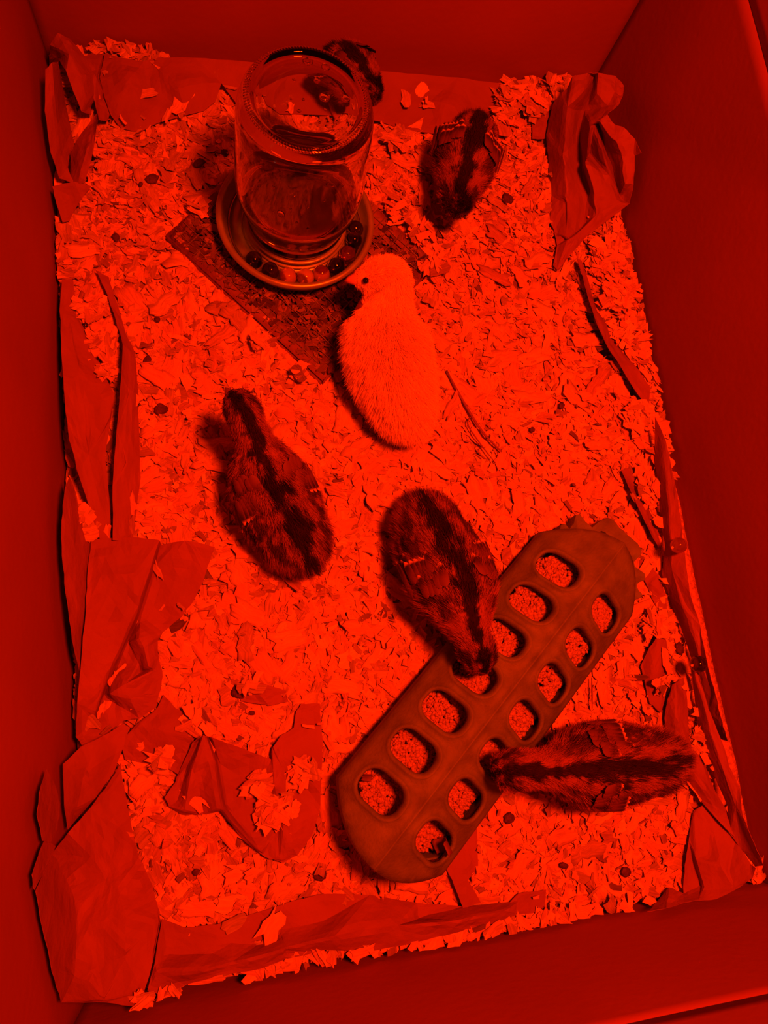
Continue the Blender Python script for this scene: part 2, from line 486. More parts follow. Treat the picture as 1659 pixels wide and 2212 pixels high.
paper('long brown paper strip curling along the front panel beside the near left corner sheet',
      [(350, 1986, 1.3), (400, 2004, 1.2), (470, 1996, 1.1), (560, 1972, 1.0), (590, 1960, 1.0), (620, 1950, 1.0), (700, 1930, 1.0), (800, 1934, 1.0), (900, 1950, 1.0),
       (1000, 1958, 1.0), (1080, 1952, 1.1), (1130, 1944, 1.1), (1160, 1942, 1.1), (1120, 1974, 1.4), (1060, 1996, 1.8), (960, 2020, 2.0), (880, 2040, 2.0),
       (790, 2056, 2.0), (700, 2052, 2.2), (620, 2072, 2.0), (560, 2094, 2.2), (470, 2108, 2.3), (400, 2128, 2.0), (352, 2150, 2.0), (318, 2142, 2.4), (334, 2080, 2.0)],
      [(460, 2060, 1.4), (560, 2040, 1.2), (700, 1990, 1.1), (900, 1985, 1.2)],
      [[(340, 2100, 2.4), (430, 2098, 2.8), (500, 2080, 2.6), (610, 2050, 2.8), (720, 2020, 2.9), (860, 2000, 2.8), (1000, 1985, 2.6), (1090, 1966, 2.0)],
       [(590, 1962, 1.0), (606, 2010, 1.0), (622, 2060, 1.8)], [(360, 2064, 1.2), (500, 2040, 1.4), (606, 2020, 1.2)]], crumple=0.9)

# the torn piece in the lower middle
paper('torn brown paper with two sharp ridges lying on the bedding left of the feeder',
      [(356, 1722, 1.0), (378, 1690, 1.0), (396, 1650, 1.2), (416, 1604, 1.6), (438, 1588, 2.0), (458, 1594, 2.0), (500, 1608, 1.5), (560, 1632, 1.2), (586, 1640, 1.1), (588, 1616, 1.1),
       (606, 1590, 1.2), (634, 1572, 1.2), (640, 1536, 1.0), (650, 1520, 1.0), (690, 1520, 1.0), (698, 1600, 1.1), (694, 1700, 1.2), (690, 1756, 1.2), (672, 1808, 1.2),
       (642, 1848, 1.3), (612, 1864, 1.2), (572, 1852, 1.2), (532, 1820, 1.2), (498, 1780, 1.2), (476, 1752, 1.2), (440, 1760, 0.9), (394, 1760, 1.0), (366, 1742, 1.0)],
      [(560, 1700, 0.9), (620, 1640, 1.4), (650, 1700, 1.0), (600, 1790, 1.0), (640, 1780, 1.6), (430, 1700, 1.3)],
      [[(438, 1588, 2.0), (414, 1660, 1.9), (398, 1752, 1.7)], [(432, 1596, 1.1), (402, 1660, 0.8), (384, 1730, 0.8)],
       [(444, 1590, 2.1), (462, 1640, 2.1), (478, 1744, 1.9), (500, 1770, 1.7), (560, 1840, 1.6)], [(452, 1596, 1.2), (474, 1650, 0.9), (488, 1740, 0.9), (540, 1805, 0.9)],
       [(588, 1632, 1.3), (592, 1690, 1.7), (600, 1730, 1.0)], [(588, 1610, 1.5), (610, 1660, 1.4), (626, 1712, 0.9)], [(612, 1790, 1.6), (604, 1856, 1.4)]], crumple=1.2)
paper('half buried brown paper between the bright left flap and the two-ridged torn piece',
      [(262, 1600, 1.0), (300, 1560, 1.0), (340, 1530, 1.0), (352, 1500, 1.1), (380, 1530, 1.0), (420, 1550, 0.9), (460, 1545, 0.9), (480, 1552, 0.9), (420, 1594, 1.1), (404, 1640, 1.0),
       (384, 1672, 0.9), (350, 1655, 0.8), (312, 1648, 0.8), (270, 1640, 0.9)],
      [(330, 1590, 1.5)], [[(306, 1562, 1.2), (350, 1580, 1.6), (410, 1605, 1.1)]], crumple=1.3)
paper('brown paper scrap showing through the bedding above the two-ridged torn piece',
      [(514, 1478, 0.9), (560, 1474, 0.9), (618, 1492, 0.9), (622, 1516, 0.9), (580, 1524, 0.9), (520, 1514, 0.9)], [(560, 1500, 1.2)], crumple=1.2)
paper('thin brown paper scrap standing under the lower end of the feeder',
      [(960, 1790, 0.8), (1004, 1820, 0.9), (1030, 1790, 0.9), (1032, 1880, 0.9), (1010, 1900, 1.2), (1040, 1950, 1.0), (1000, 1962, 1.2), (976, 1900, 1.4), (950, 1850, 0.9)], [(1000, 1850, 1.2)], crumple=1.2)

# back-right corner and right side
paper('tall crumpled brown paper heap in the far right corner',
      [(1186, 262, 1.6), (1196, 222, 2.8), (1214, 200, 4.0), (1226, 190, 4.4), (1238, 164, 5.4), (1270, 158, 5.8), (1292, 157, 6.0), (1330, 162, 5.8), (1349, 184, 5.2),
       (1346, 206, 5.4), (1336, 228, 5.6), (1312, 246, 5.6), (1328, 268, 5.2), (1350, 276, 5.6), (1372, 300, 5.6), (1386, 330, 5.6), (1372, 336, 4.8), (1368, 400, 3.6), (1360, 440, 2.8),
       (1338, 456, 2.2), (1300, 484, 1.8), (1262, 516, 1.6), (1232, 550, 1.4), (1206, 584, 1.2), (1196, 572, 1.1), (1204, 530, 1.0), (1198, 500, 0.9), (1188, 480, 0.9),
       (1192, 420, 1.0), (1186, 350, 1.0), (1180, 300, 1.2)],
      [(1215, 350, 3.2), (1225, 440, 2.0), (1260, 200, 5.8)],
      [[(1238, 164, 5.4), (1226, 230, 5.0), (1218, 330, 3.6), (1228, 430, 2.6), (1224, 520, 1.8)],
       [(1286, 160, 5.0), (1262, 240, 2.6), (1252, 300, 1.9), (1258, 370, 1.7), (1270, 430, 1.6)],
       [(1274, 330, 2.2), (1262, 350, 2.8), (1276, 412, 1.6)],
       [(1292, 262, 5.2), (1276, 270, 5.2), (1270, 330, 4.6), (1264, 352, 4.2), (1282, 420, 3.0), (1304, 462, 2.2)],
       [(1284, 272, 4.8), (1300, 320, 4.4), (1318, 380, 3.6), (1336, 430, 2.8)],
       [(1290, 268, 3.4), (1308, 320, 2.8), (1326, 376, 2.2), (1339, 424, 2.0)],
       [(1296, 262, 5.2), (1330, 310, 5.0), (1344, 336, 4.6), (1350, 400, 3.8)],
       [(1205, 580, 1.2), (1240, 510, 2.0), (1290, 462, 2.4), (1336, 440, 2.6)], [(1222, 520, 1.0), (1262, 486, 1.0)],
       [(1290, 200, 5.0), (1330, 196, 5.4), (1312, 232, 4.6)]], crumple=1.3)
paper('small brown paper flap beside the far right heap, dusted with shavings',
      [(1150, 268, 0.9), (1166, 230, 1.1), (1182, 202, 1.3), (1192, 220, 1.6), (1182, 262, 1.5), (1176, 300, 1.0), (1150, 300, 0.9)], [(1170, 255, 1.5)])
paper('narrow brown paper strip slanting through the bedding just below the far right heap',
      [(1246, 556, 1.5), (1256, 562, 1.5), (1272, 612, 1.2), (1290, 672, 1.0), (1312, 702, 1.0), (1344, 762, 1.0), (1380, 800, 1.0), (1404, 836, 1.1), (1400, 884, 1.0), (1376, 850, 1.3), (1346, 800, 1.8),
       (1314, 752, 1.9), (1290, 700, 1.9), (1274, 652, 1.9), (1260, 600, 1.8)],
      [(1300, 700, 1.6)], crumple=0.8)
paper('short brown paper sliver slanting down at the right, above the feeder end',
      [(1342, 1016, 1.2), (1358, 1010, 1.0), (1384, 1064, 0.9), (1412, 1120, 0.9), (1430, 1170, 0.9), (1428, 1190, 1.1), (1410, 1160, 1.7), (1376, 1090, 1.8)], crumple=0.8)
paper('long upright brown paper strip along the right panel, with a glass bead on it',
      [(1416, 900, 2.2), (1438, 952, 2.8), (1458, 1040, 3.2), (1470, 1120, 3.4), (1480, 1200, 3.4), (1490, 1280, 3.4), (1512, 1350, 3.4), (1530, 1440, 3.2), (1546, 1500, 3.2), (1560, 1560, 3.0),
       (1572, 1600, 2.8), (1556, 1596, 1.6), (1530, 1540, 1.6), (1512, 1480, 1.6), (1498, 1430, 1.2), (1480, 1380, 1.2), (1462, 1330, 1.2), (1446, 1290, 1.2), (1430, 1240, 1.3), (1436, 1180, 1.6), (1430, 1140, 1.4),
       (1422, 1050, 1.2), (1414, 980, 1.2)],
      [(1440, 1040, 2.6), (1458, 1200, 2.8), (1480, 1300, 2.8), (1516, 1420, 2.6)],
      [[(1424, 940, 2.2), (1440, 1040, 2.8), (1446, 1120, 2.8), (1452, 1230, 2.6), (1476, 1310, 2.9), (1510, 1410, 2.8), (1540, 1500, 2.6)]], crumple=0.9)
paper('brown paper ribbon running down the right panel to the near right corner',
      [(1492, 1440, 1.8), (1512, 1460, 2.4), (1530, 1530, 2.6), (1556, 1592, 2.8), (1578, 1660, 2.8), (1598, 1700, 3.4), (1604, 1760, 3.8), (1620, 1800, 4.4), (1640, 1846, 4.6), (1650, 1870, 4.4), (1632, 1872, 3.4),
       (1604, 1838, 2.8), (1578, 1800, 2.4), (1572, 1740, 2.0), (1550, 1690, 1.6), (1530, 1640, 1.4), (1512, 1580, 1.3), (1502, 1520, 1.3)],
      [(1545, 1620, 2.8)], [[(1500, 1450, 2.2), (1530, 1560, 2.8), (1560, 1650, 3.0), (1590, 1740, 3.2), (1630, 1850, 3.8)]], crumple=0.9)
paper('broad brown paper triangle rising behind the tail of the feeding chick at the right',
      [(1436, 1552, 1.2), (1442, 1510, 1.5), (1454, 1478, 1.6), (1476, 1464, 1.4), (1484, 1500, 1.2), (1488, 1560, 1.2), (1500, 1600, 1.2), (1520, 1650, 1.3), (1546, 1710, 1.5), (1574, 1760, 1.8), (1596, 1790, 2.4),
       (1590, 1812, 2.6), (1550, 1772, 2.2), (1510, 1726, 1.4), (1470, 1668, 1.2), (1444, 1616, 1.1)],
      [(1466, 1560, 2.2), (1500, 1670, 2.2)], [[(1460, 1474, 1.8), (1466, 1560, 2.4), (1500, 1670, 2.4), (1550, 1745, 2.3)]])
paper('brown paper sheet folded up in the near right corner',
      [(1498, 1752, 0.9), (1516, 1740, 1.2), (1550, 1772, 1.6), (1590, 1816, 2.4), (1622, 1866, 3.6), (1634, 1876, 4.2), (1626, 1896, 4.0), (1590, 1922, 3.2), (1548, 1942, 2.2), (1510, 1946, 1.8), (1478, 1950, 1.4),
       (1440, 1962, 1.2), (1400, 1970, 1.1), (1420, 1946, 1.0), (1446, 1916, 0.9), (1476, 1930, 1.0), (1480, 1870, 0.9), (1490, 1800, 0.9)],
      [(1530, 1850, 1.8), (1570, 1880, 2.4)], [[(1498, 1760, 1.0), (1506, 1860, 1.8), (1518, 1916, 1.6)], [(1540, 1780, 1.6), (1556, 1870, 2.6), (1584, 1914, 3.0)], [(1486, 1810, 1.0), (1514, 1914, 1.0)]], crumple=0.9)
paper('brown paper patch between the feeder tray and the right strip',
      [(1372, 1216, 0.9), (1390, 1206, 1.0), (1420, 1240, 1.0), (1440, 1290, 1.1), (1442, 1330, 1.2), (1430, 1340, 0.9), (1412, 1300, 0.8), (1396, 1260, 0.9)], [(1410, 1262, 1.4)])
paper('folded brown paper corner beside the dark hollow at the right of the feeder',
      [(1384, 1440, 0.9), (1402, 1400, 1.2), (1426, 1366, 1.4), (1440, 1384, 1.3), (1442, 1430, 1.2), (1440, 1490, 1.0), (1428, 1540, 0.9), (1404, 1520, 0.9), (1392, 1470, 0.9)],
      [(1416, 1440, 1.7)], [[(1426, 1366, 1.4), (1414, 1440, 1.8), (1408, 1510, 1.0)]])
paper('flat brown paper scrap at the front edge of the bedding right of the curled strip',
      [(1090, 1960, 1.3), (1120, 1930, 1.0), (1180, 1922, 1.0), (1176, 1960, 1.1), (1150, 1972, 1.4), (1110, 1976, 1.4)], [(1140, 1950, 1.5)])


HARD_POLYS = [np.array([at(px, py, 0.0)[:2] for px, py in ((1424, 975), (1440, 1200), (1490, 1440), (1532, 1620), (1606, 1860), (1700, 1870), (1720, 1200), (1640, 975))])]   # the right strip hides its foot
HARD_POLYS.append(np.array([(-0.045, 0.486), (0.27, 0.488), (0.27, 0.52), (-0.045, 0.52)]))   # the back strip touches the panel here


def in_poly(P, poly):
    x, y = P[:, 0], P[:, 1]
    r = np.zeros(len(P), bool)
    n = len(poly)
    for i in range(n):
        x0, y0 = poly[i]; x1, y1 = poly[(i + 1) % n]
        if y0 == y1: continue
        c = ((y0 > y) != (y1 > y)) & (x < (x1 - x0) * (y - y0) / (y1 - y0) + x0)
        r ^= c
    return r


# ---------------------------------------------------------------- bedding of wood shavings
WL, WB, WR = at(355, 505, 0.012)[:2], at(697, 825, 0.012)[:2], at(945, 565, 0.012)[:2]
WT = WL + WR - WB
PLAT = np.array([WL, WB, WR, WT])


def flake_grid(n, nx, ny, ln, wd, r, curl=1.0):
    """n curled shavings with ragged ends -> vertices (n, (nx+1)*(ny+1), 3)"""
    u = np.linspace(-0.5, 0.5, nx + 1)
    v = np.linspace(-0.5, 0.5, ny + 1)
    U, V = np.meshgrid(u, v, indexing='ij')
    U = np.repeat(U[None], n, 0); V = np.repeat(V[None], n, 0)
    endj = r.normal(0, 0.10, (n, 2, ny + 1)) + np.array([-1, 1])[None, :, None] * r.uniform(0, .12, (n, 1, ny + 1))
    U = U.copy()
    U[:, 0, :] += endj[:, 0]; U[:, -1, :] += endj[:, 1]
    taper = 1 - np.abs(r.normal(0, 0.28, (n, 1, 1))) * (U + 0.5) - np.abs(r.normal(0, 0.15, (n, 1, 1))) * (0.5 - U)
    V = V * np.clip(taper, 0.25, 1.2)
    V += r.normal(0, 0.05, (n, nx + 1, 1)) * np.ones((1, 1, ny + 1)) + r.normal(0, 0.05, (n, nx + 1, ny + 1))
    bend = r.normal(0, 0.12, (n, 1, 1))
    V = V + bend * (U ** 2 - 0.1)
    X = U * ln[:, None, None]; Y = V * wd[:, None, None]
    k1 = r.normal(0, 26, (n, 1, 1)) * curl; k2 = r.normal(0, 22, (n, 1, 1)) * curl; tw = r.normal(0, 10, (n, 1, 1)) * curl
    Z = 0.5 * k1 * X ** 2 + 0.5 * k2 * Y ** 2 + tw * X * Y + r.normal(0, 0.00018, X.shape)
    return np.stack([X, Y, Z], -1).reshape(n, -1, 3)


def pose(P, pos, r, tilt):
    n = len(P)
    a = r.uniform(0, 2 * np.pi, n); tx = r.normal(0, tilt, n); ty = r.normal(0, tilt, n)
    ca, sa = np.cos(a), np.sin(a)
    x, y, z = P[..., 0], P[..., 1], P[..., 2]
    z2 = z + x * np.tan(np.clip(tx, -1.1, 1.1))[:, None] + y * np.tan(np.clip(ty, -1.1, 1.1))[:, None]
    return np.stack([x * ca[:, None] - y * sa[:, None] + pos[:, 0:1], x * sa[:, None] + y * ca[:, None] + pos[:, 1:2], z2 + pos[:, 2:3]], -1)


def grid_faces(nx, ny):
    f = []
    for i in range(nx):
        for j in range(ny):
            a = i * (ny + 1) + j
            f.append((a, a + ny + 1, a + ny + 2, a + 1))
    return np.array(f)


def mesh_from_arrays(name, V, F, C=None, G=None):
    me = bpy.data.meshes.new(name)
    me.vertices.add(len(V)); me.vertices.foreach_set('co', V.astype(np.float32).ravel())
    nf, k = F.shape
    me.loops.add(nf * k); me.loops.foreach_set('vertex_index', F.astype(np.int32).ravel())
    me.polygons.add(nf)
    me.polygons.foreach_set('loop_start', np.arange(0, nf * k, k, dtype=np.int32))
    me.update(calc_edges=True)
    if C is not None:
        at_ = me.color_attributes.new('Col', 'FLOAT_COLOR', 'POINT')
        C4 = np.concatenate([C, np.ones((len(C), 1))], 1).astype(np.float32)
        at_.data.foreach_set('color', C4.ravel())
    if G is not None:
        ga = me.attributes.new('Grain', 'FLOAT_VECTOR', 'POINT')
        ga.data.foreach_set('vector', G.astype(np.float32).ravel())
    return me


def clamp_box(V, m=0.0015):
    xl = -0.1355 + (0.5123 - V[:, 1]) * (0.0183 / 0.7057) + m
    xr = 0.3489 + (0.5162 - V[:, 1]) * (0.0210 / 0.7105) - m
    V[:, 0] = np.clip(V[:, 0], xl, xr)
    yb = 0.5123 + (V[:, 0] + 0.1355) * 0.00805 - m
    yf = -0.1934 - (V[:, 0] + 0.1172) * 0.00185 + m
    V[:, 1] = np.clip(V[:, 1], yf, yb)
    return V


def gz(pts):
    return np.array([ground(float(p[0]), float(p[1])) for p in pts])


def shaving_tint(n, r, dirt=0.08):
    t = r.triangular(0.32, 0.74, 0.90, n)
    C = np.array([[0.88, 0.70, 0.42]]) * t[:, None]
    C[:, 1] *= r.uniform(0.86, 1.12, n)
    d = r.uniform(0, 1, n) < dirt
    C[d] *= r.uniform(0.3, 0.7, (d.sum(), 1))
    return np.clip(C, 0, 0.95)


bedding = tag(empty('bedding', (0.11, 0.16, ZF)), 'deep bed of pale pine wood shavings covering the whole box bottom', 'bedding')
# fine sawdust layer filling the bottom of the box
nx, ny = 90, 130
V = []
for i in range(nx + 1):
    for j in range(ny + 1):
        y = -0.1934 + 0.7080 * j / ny
        x0, x1 = wall_x_left(y) + 0.001, wall_x_right(y) - 0.001
        x = x0 + (x1 - x0) * i / nx
        V.append((x, min(max(y, wall_y_front(x) + 0.001), wall_y_back(x) - 0.001), ground(x, y) - 0.004))
top_n = len(V)
V = np.array(V)
Vb = V.copy(); Vb[:, 2] = ZF + 0.0006
F = grid_faces(nx, ny)
FB = F[:, ::-1] + top_n
ring = [i * (ny + 1) for i in range(nx + 1)] + [nx * (ny + 1) + j for j in range(1, ny + 1)] + \
       [i * (ny + 1) + ny for i in range(nx - 1, -1, -1)] + [j for j in range(ny - 1, 0, -1)]
FS = np.array([(ring[k], ring[k] + top_n, ring[(k + 1) % len(ring)] + top_n, ring[(k + 1) % len(ring)]) for k in range(len(ring))])
me = mesh_from_arrays('sawdust_layer', np.concatenate([V, Vb]), np.concatenate([F, FB, FS]))
o = child(link('sawdust_layer', me, M_BASE), bedding)
o['kind'] = 'stuff'


def free_spots(n, r, on_paper=0.012, plat_margin=0.0):
    """random places for shavings: everywhere in the box except on the wire platform and (mostly) on the papers"""
    out = np.zeros((0, 3))
    while len(out) < n:
        k = n * 2
        P = np.stack([r.uniform(-0.133, 0.367, k), r.uniform(-0.192, 0.513, k)], -1)
        m = 0.004
        ok = (P[:, 0] > -0.1355 + (0.5123 - P[:, 1]) * 0.02593 + m) & (P[:, 0] < 0.3489 + (0.5162 - P[:, 1]) * 0.02956 - m)
        ok &= (P[:, 1] > -0.1934 + m) & (P[:, 1] < 0.5123 - m)
        P = P[ok]
        lift = np.zeros(len(P))
        onp = np.zeros(len(P), bool)
        for poly in PAPER_POLYS: onp |= in_poly(P, poly)
        inner = PLAT.mean(0) + (PLAT - PLAT.mean(0)) * (1 - plat_margin)
        keep = ~in_poly(P, inner)
        for poly in HARD_POLYS: keep &= ~in_poly(P, poly)
        keep &= ~onp | (r.uniform(0, 1, len(P)) < on_paper)
        P = P[keep]; lift = np.where(onp[keep], 0.010, 0.0)
        out = np.concatenate([out, np.concatenate([P, lift[:, None]], 1)])
    return out[:n]


PATCH = []       # shavings scattered on top of papers, as seen in the photo: (px, py, radius px, count, height cm)
for c in ((600, 1745, 40, 46, 1.4), (655, 1668, 26, 26, 1.4), (560, 1700, 25, 20, 1.3), (222, 735, 26, 90, 1.2), (196, 668, 24, 70, 1.3), (232, 800, 14, 40, 1.5), (180, 1110, 12, 24, 1.6), (184, 1150, 10, 24, 1.4),
          (1160, 225, 26, 60, 1.4), (1200, 210, 14, 16, 1.8), (1330, 640, 30, 100, 1.2), (1310, 560, 34, 130, 1.1), (1350, 720, 26, 90, 1.2), (1376, 900, 26, 90, 1.2), (1400, 1060, 20, 60, 1.2),
          (1418, 1350, 26, 60, 1.3), (1425, 1480, 10, 8, 1.4), (1505, 1590, 10, 12, 1.6), (1528, 1620, 9, 10, 1.6), (1100, 200, 24, 40, 1.7), (1090, 250, 26, 40, 1.2),
          (1000, 290, 20, 16, 1.2), (860, 300, 22, 30, 1.2), (350, 1640, 16, 16, 1.4), (430, 1560, 30, 20, 1.3), (540, 1480, 20, 6, 1.3), (310, 2160, 6, 6, 3.6), (935, 575, 22, 26, 1.45), (905, 500, 26, 30, 1.45), (860, 455, 26, 26, 1.45), (500, 400, 24, 24, 1.45), (430, 450, 14, 12, 1.45), (560, 735, 12, 8, 1.45), (650, 800, 12, 8, 1.45)):
    PATCH.append(c)
# thin drifts of shavings caught between the papers and the panels
for (x0, y0, x1, y1, rad, cnt, zc) in ((196, 96, 345, 128, 12, 90, 1.5), (350, 2152, 380, 2140, 9, 20, 2.0), (540, 2094, 640, 2074, 6, 16, 1.8), (640, 2070, 900, 2034, 8, 40, 1.8), (900, 2030, 1090, 1994, 12, 70, 1.5), (1090, 1990, 1420, 1960, 14, 150, 1.2)):
    m_ = max(2, int(math.hypot(x1 - x0, y1 - y0) / rad))
    for q in range(m_ + 1):
        PATCH.append((x0 + (x1 - x0) * q / m_, y0 + (y1 - y0) * q / m_, rad, max(1, cnt // (m_ + 1)), zc))


def patch_spots(r):
    out = []
    for (px, py, rad, cnt, zc) in PATCH:
        for k in range(cnt):
            a = r.uniform(0, 2 * np.pi); q = rad * math.sqrt(r.uniform(0, 1))
            p = at(px + q * math.cos(a), py + q * math.sin(a), zc / 100)
            if inside_box(p, 0.004): out.append((p[0], p[1], zc / 100 + r.uniform(-0.002, 0.004)))
    return np.array(out)


def grain_uv(ln, wd, nx, ny, r):
    n = len(ln)
    U, V = np.meshgrid(np.linspace(-0.5, 0.5, nx + 1), np.linspace(-0.5, 0.5, ny + 1), indexing='ij')
    u = U.ravel()[None] * ln[:, None] * 70
    v = V.ravel()[None] * wd[:, None] * 900
    w = np.repeat(r.uniform(0, 500, (n, 1)), u.shape[1], 1)
    return np.stack([u, v, w], -1).reshape(-1, 3)


def shavings(n, lmin, lmax, ratio, r, tilt, zlo, zhi, nx, ny, spots=None, dirt=0.08, curl=1.0, dark=1.0):
    ln = r.uniform(lmin, lmax, n) * r.uniform(0.75, 1.0, n)
    wd = ln * r.uniform(ratio[0], ratio[1], n)
    P = flake_grid(n, nx, ny, ln, wd, r, curl)
    if spots is None:
        s = free_spots(n, r)
        pos = np.concatenate([s[:, :2], (gz(s) + r.uniform(zlo, zhi, n) + s[:, 2])[:, None]], 1)
    else:
        pos = spots
    P = pose(P, pos, r, tilt)
    C = np.repeat(shaving_tint(n, r, dirt) * dark, (nx + 1) * (ny + 1), 0)
    F = (grid_faces(nx, ny)[None] + (np.arange(n) * (nx + 1) * (ny + 1))[:, None, None]).reshape(-1, 4)
    V = clamp_box(P.reshape(-1, 3))
    return V, F, C, grain_uv(ln, wd, nx, ny, r)


def joined(name, lots, material, parent):
    Vs, Fs, Cs, Gs, off = [], [], [], [], 0
    for V, F, C, G in lots:
        Vs.append(V); Fs.append(F + off); Cs.append(C); Gs.append(G); off += len(V)
    me = mesh_from_arrays(name, np.concatenate(Vs), np.concatenate(Fs), np.concatenate(Cs), np.concatenate(Gs))
    o = child(link(name, me, material), parent)
    o['kind'] = 'stuff'
    return o


ps = patch_spots(rng)
joined('small_shavings', [
    shavings(16000, 0.004, 0.010, (0.25, 0.8), rng, 0.30, -0.004, 0.002, 2, 1, dirt=0.12),
    shavings(15000, 0.009, 0.018, (0.35, 0.85), rng, 0.24, -0.001, 0.004, 4, 3, dirt=0.06),
    shavings(8000, 0.013, 0.023, (0.4, 0.8), rng, 0.17, 0.002, 0.006, 4, 4, dirt=0.012, curl=0.9),
    shavings(7000, 0.004, 0.010, (0.3, 0.8), rng, 0.28, 0.004, 0.0075, 3, 2, dirt=0.09),
    shavings(len(ps), 0.006, 0.016, (0.3, 0.8), rng, 0.18, 0, 0, 3, 2, spots=ps, dirt=0.04, curl=0.7),
], M_FLAKE, bedding)

# the largest shavings, each one an object: 24 shapes, shared meshes
NV = (6 + 1) * (4 + 1)
shape = []
for k in range(24):
    ln = rng.uniform(0.018, 0.027, 1); wd = ln * rng.uniform(0.4, 0.8)
    P = flake_grid(1, 6, 4, ln, wd, rng, 0.8)[0]
    Vt = P.copy(); Vt[:, 2] += 0.0003
    F = grid_faces(6, 4)
    ring = [i * 5 for i in range(7)] + [30 + j for j in range(1, 5)] + [i * 5 + 4 for i in range(5, -1, -1)] + [j for j in range(3, 0, -1)]
    FS = np.array([(ring[q] + NV, ring[q], ring[(q + 1) % len(ring)], ring[(q + 1) % len(ring)] + NV) for q in range(len(ring))])
    C = np.repeat(shaving_tint(1, rng, 0.0), NV * 2, 0)
    me = mesh_from_arrays('wood_shaving', np.concatenate([P, Vt]), np.concatenate([F[:, ::-1], F + NV, FS]), C, np.tile(grain_uv(ln, wd, 6, 4, rng), (2, 1)))
    me.materials.append(M_FLAKE)
    shape.append(me)
sp = free_spots(290, rng, on_paper=0.0)
for k in range(290):
    x, y = sp[k, :2]
    if not inside_box((x, y), 0.014): continue
    o = bpy.data.objects.new('wood_shaving', shape[k % 24])
    COL.objects.link(o)
    o.location = (x, y, ground(x, y) + rng.uniform(0.0055, 0.0085))
    o.rotation_euler = (rng.normal(0, 0.13), rng.normal(0, 0.13), rng.uniform(0, 6.28))
    child(o, bedding)

# ---------------------------------------------------------------- wire mesh platform
wc = PLAT.mean(0)
plat = tag(empty('wire_platform', (wc[0], wc[1], 0.0)), 'dark wooden frame covered with wire mesh under the jar waterer', 'platform')
e1 = Vector((*(WB - WL), 0)); L1 = e1.length; e1.normalize()
e2 = Vector((*(WR - WB), 0)); L2 = e2.length; e2.normalize()
O3 = Vector((*WL, 0))


def slab(bm, p0, d1, l1, d2, l2, z0, z1):
    vs = []
    for z in (z0, z1):
        for a, b in ((0, 0), (1, 0), (1, 1), (0, 1)):
            q = p0 + d1 * (l1 * a) + d2 * (l2 * b)
            vs.append(bm.verts.new((q.x, q.y, z)))
    for f in ((3, 2, 1, 0), (4, 5, 6, 7), (0, 1, 5, 4), (1, 2, 6, 5), (2, 3, 7, 6), (3, 0, 4, 7)):
        bm.faces.new([vs[i] for i in f])


BW = 0.014
for (p, d1, l1, d2) in ((O3, e1, L1, e2), (O3 + e2 * (L2 - BW), e1, L1, e2),
                        (O3 + e2 * BW, e2, L2 - 2 * BW, e1), (O3 + e2 * BW + e1 * (L1 - BW), e2, L2 - 2 * BW, e1)):
    bm = bmesh.new()
    slab(bm, p, d1, l1, d2, BW, -0.010, 0.0105)
    bmesh.ops.bevel(bm, geom=bm.edges[:], offset=0.0012, segments=2, affect='EDGES')
    child(from_bm('frame_board', bm, M_WOODFR), plat)


def tube_bm(bm, pts, rad, seg=6, cap=True):
    pts = [Vector(p) for p in pts]
    rads = rad if isinstance(rad, (list, tuple)) else [rad] * len(pts)
    rings = []
    for i, p in enumerate(pts):
        t = (pts[min(i + 1, len(pts) - 1)] - pts[max(i - 1, 0)]).normalized()
        a = t.orthogonal().normalized() if i == 0 else (rings_a - t * rings_a.dot(t)).normalized()
        rings_a = a
        b = t.cross(a)
        rings.append([bm.verts.new(p + (a * math.cos(q * 2 * math.pi / seg) + b * math.sin(q * 2 * math.pi / seg)) * rads[i]) for q in range(seg)])
    for i in range(len(rings) - 1):
        for q in range(seg):
            bm.faces.new((rings[i][q], rings[i][(q + 1) % seg], rings[i + 1][(q + 1) % seg], rings[i + 1][q]))
    if cap:
        bm.faces.new(rings[0][::-1]); bm.faces.new(rings[-1])


def wires(d1, l1, d2, l2, z):
    bm = bmesh.new()
    n = 14
    tube_bm(bm, [d1 * (0.003 + (l1 - 0.006) * i / n) + Vector((0, 0, z + 0.0004 * (-1) ** i)) for i in range(n + 1)], 0.00042, 5)
    me = bpy.data.meshes.new('mesh_wire'); bm.to_mesh(me); bm.free(); me.materials.append(M_WIRE)
    k = int(l2 / 0.0090)
    for i in range(1, k):
        o = bpy.data.objects.new('mesh_wire', me); COL.objects.link(o)
        o.location = O3 + d2 * (l2 * i / k)
        child(o, plat)


wires(e1, L1, e2, L2, 0.0116)
wires(e2, L2, e1, L1, 0.0124)
# soiled litter caked in the mesh
n = 5200
r2 = np.random.default_rng(3)
a, b = r2.uniform(0.03, 0.97, n), r2.uniform(0.03, 0.97, n)
pos = np.concatenate([WL[None] + a[:, None] * (WB - WL)[None] + b[:, None] * (WR - WB)[None], r2.uniform(0.004, 0.0122, n)[:, None]], 1)
lots = [shavings(n, 0.003, 0.009, (0.3, 0.9), r2, 0.3, 0, 0, 2, 1, spots=pos, dirt=0.5, dark=0.42)]
joined('caked_litter', lots, M_FLAKE, plat)
bm = bmesh.new()
g = 40
vv = [[None] * (g + 1) for _ in range(g + 1)]
for i in range(g + 1):
    for j in range(g + 1):
        q = O3 + e1 * (0.006 + (L1 - 0.012) * i / g) + e2 * (0.006 + (L2 - 0.012) * j / g)
        vv[i][j] = bm.verts.new((q.x, q.y, 0.0065 + 0.0026 * nz(q.x, q.y, 8, 120)))
for i in range(g):
    for j in range(g):
        bm.faces.new((vv[i][j], vv[i + 1][j], vv[i + 1][j + 1], vv[i][j + 1]))
o = child(from_bm('soiled_layer', bm, M_SOIL), plat)
o['kind'] = 'stuff'

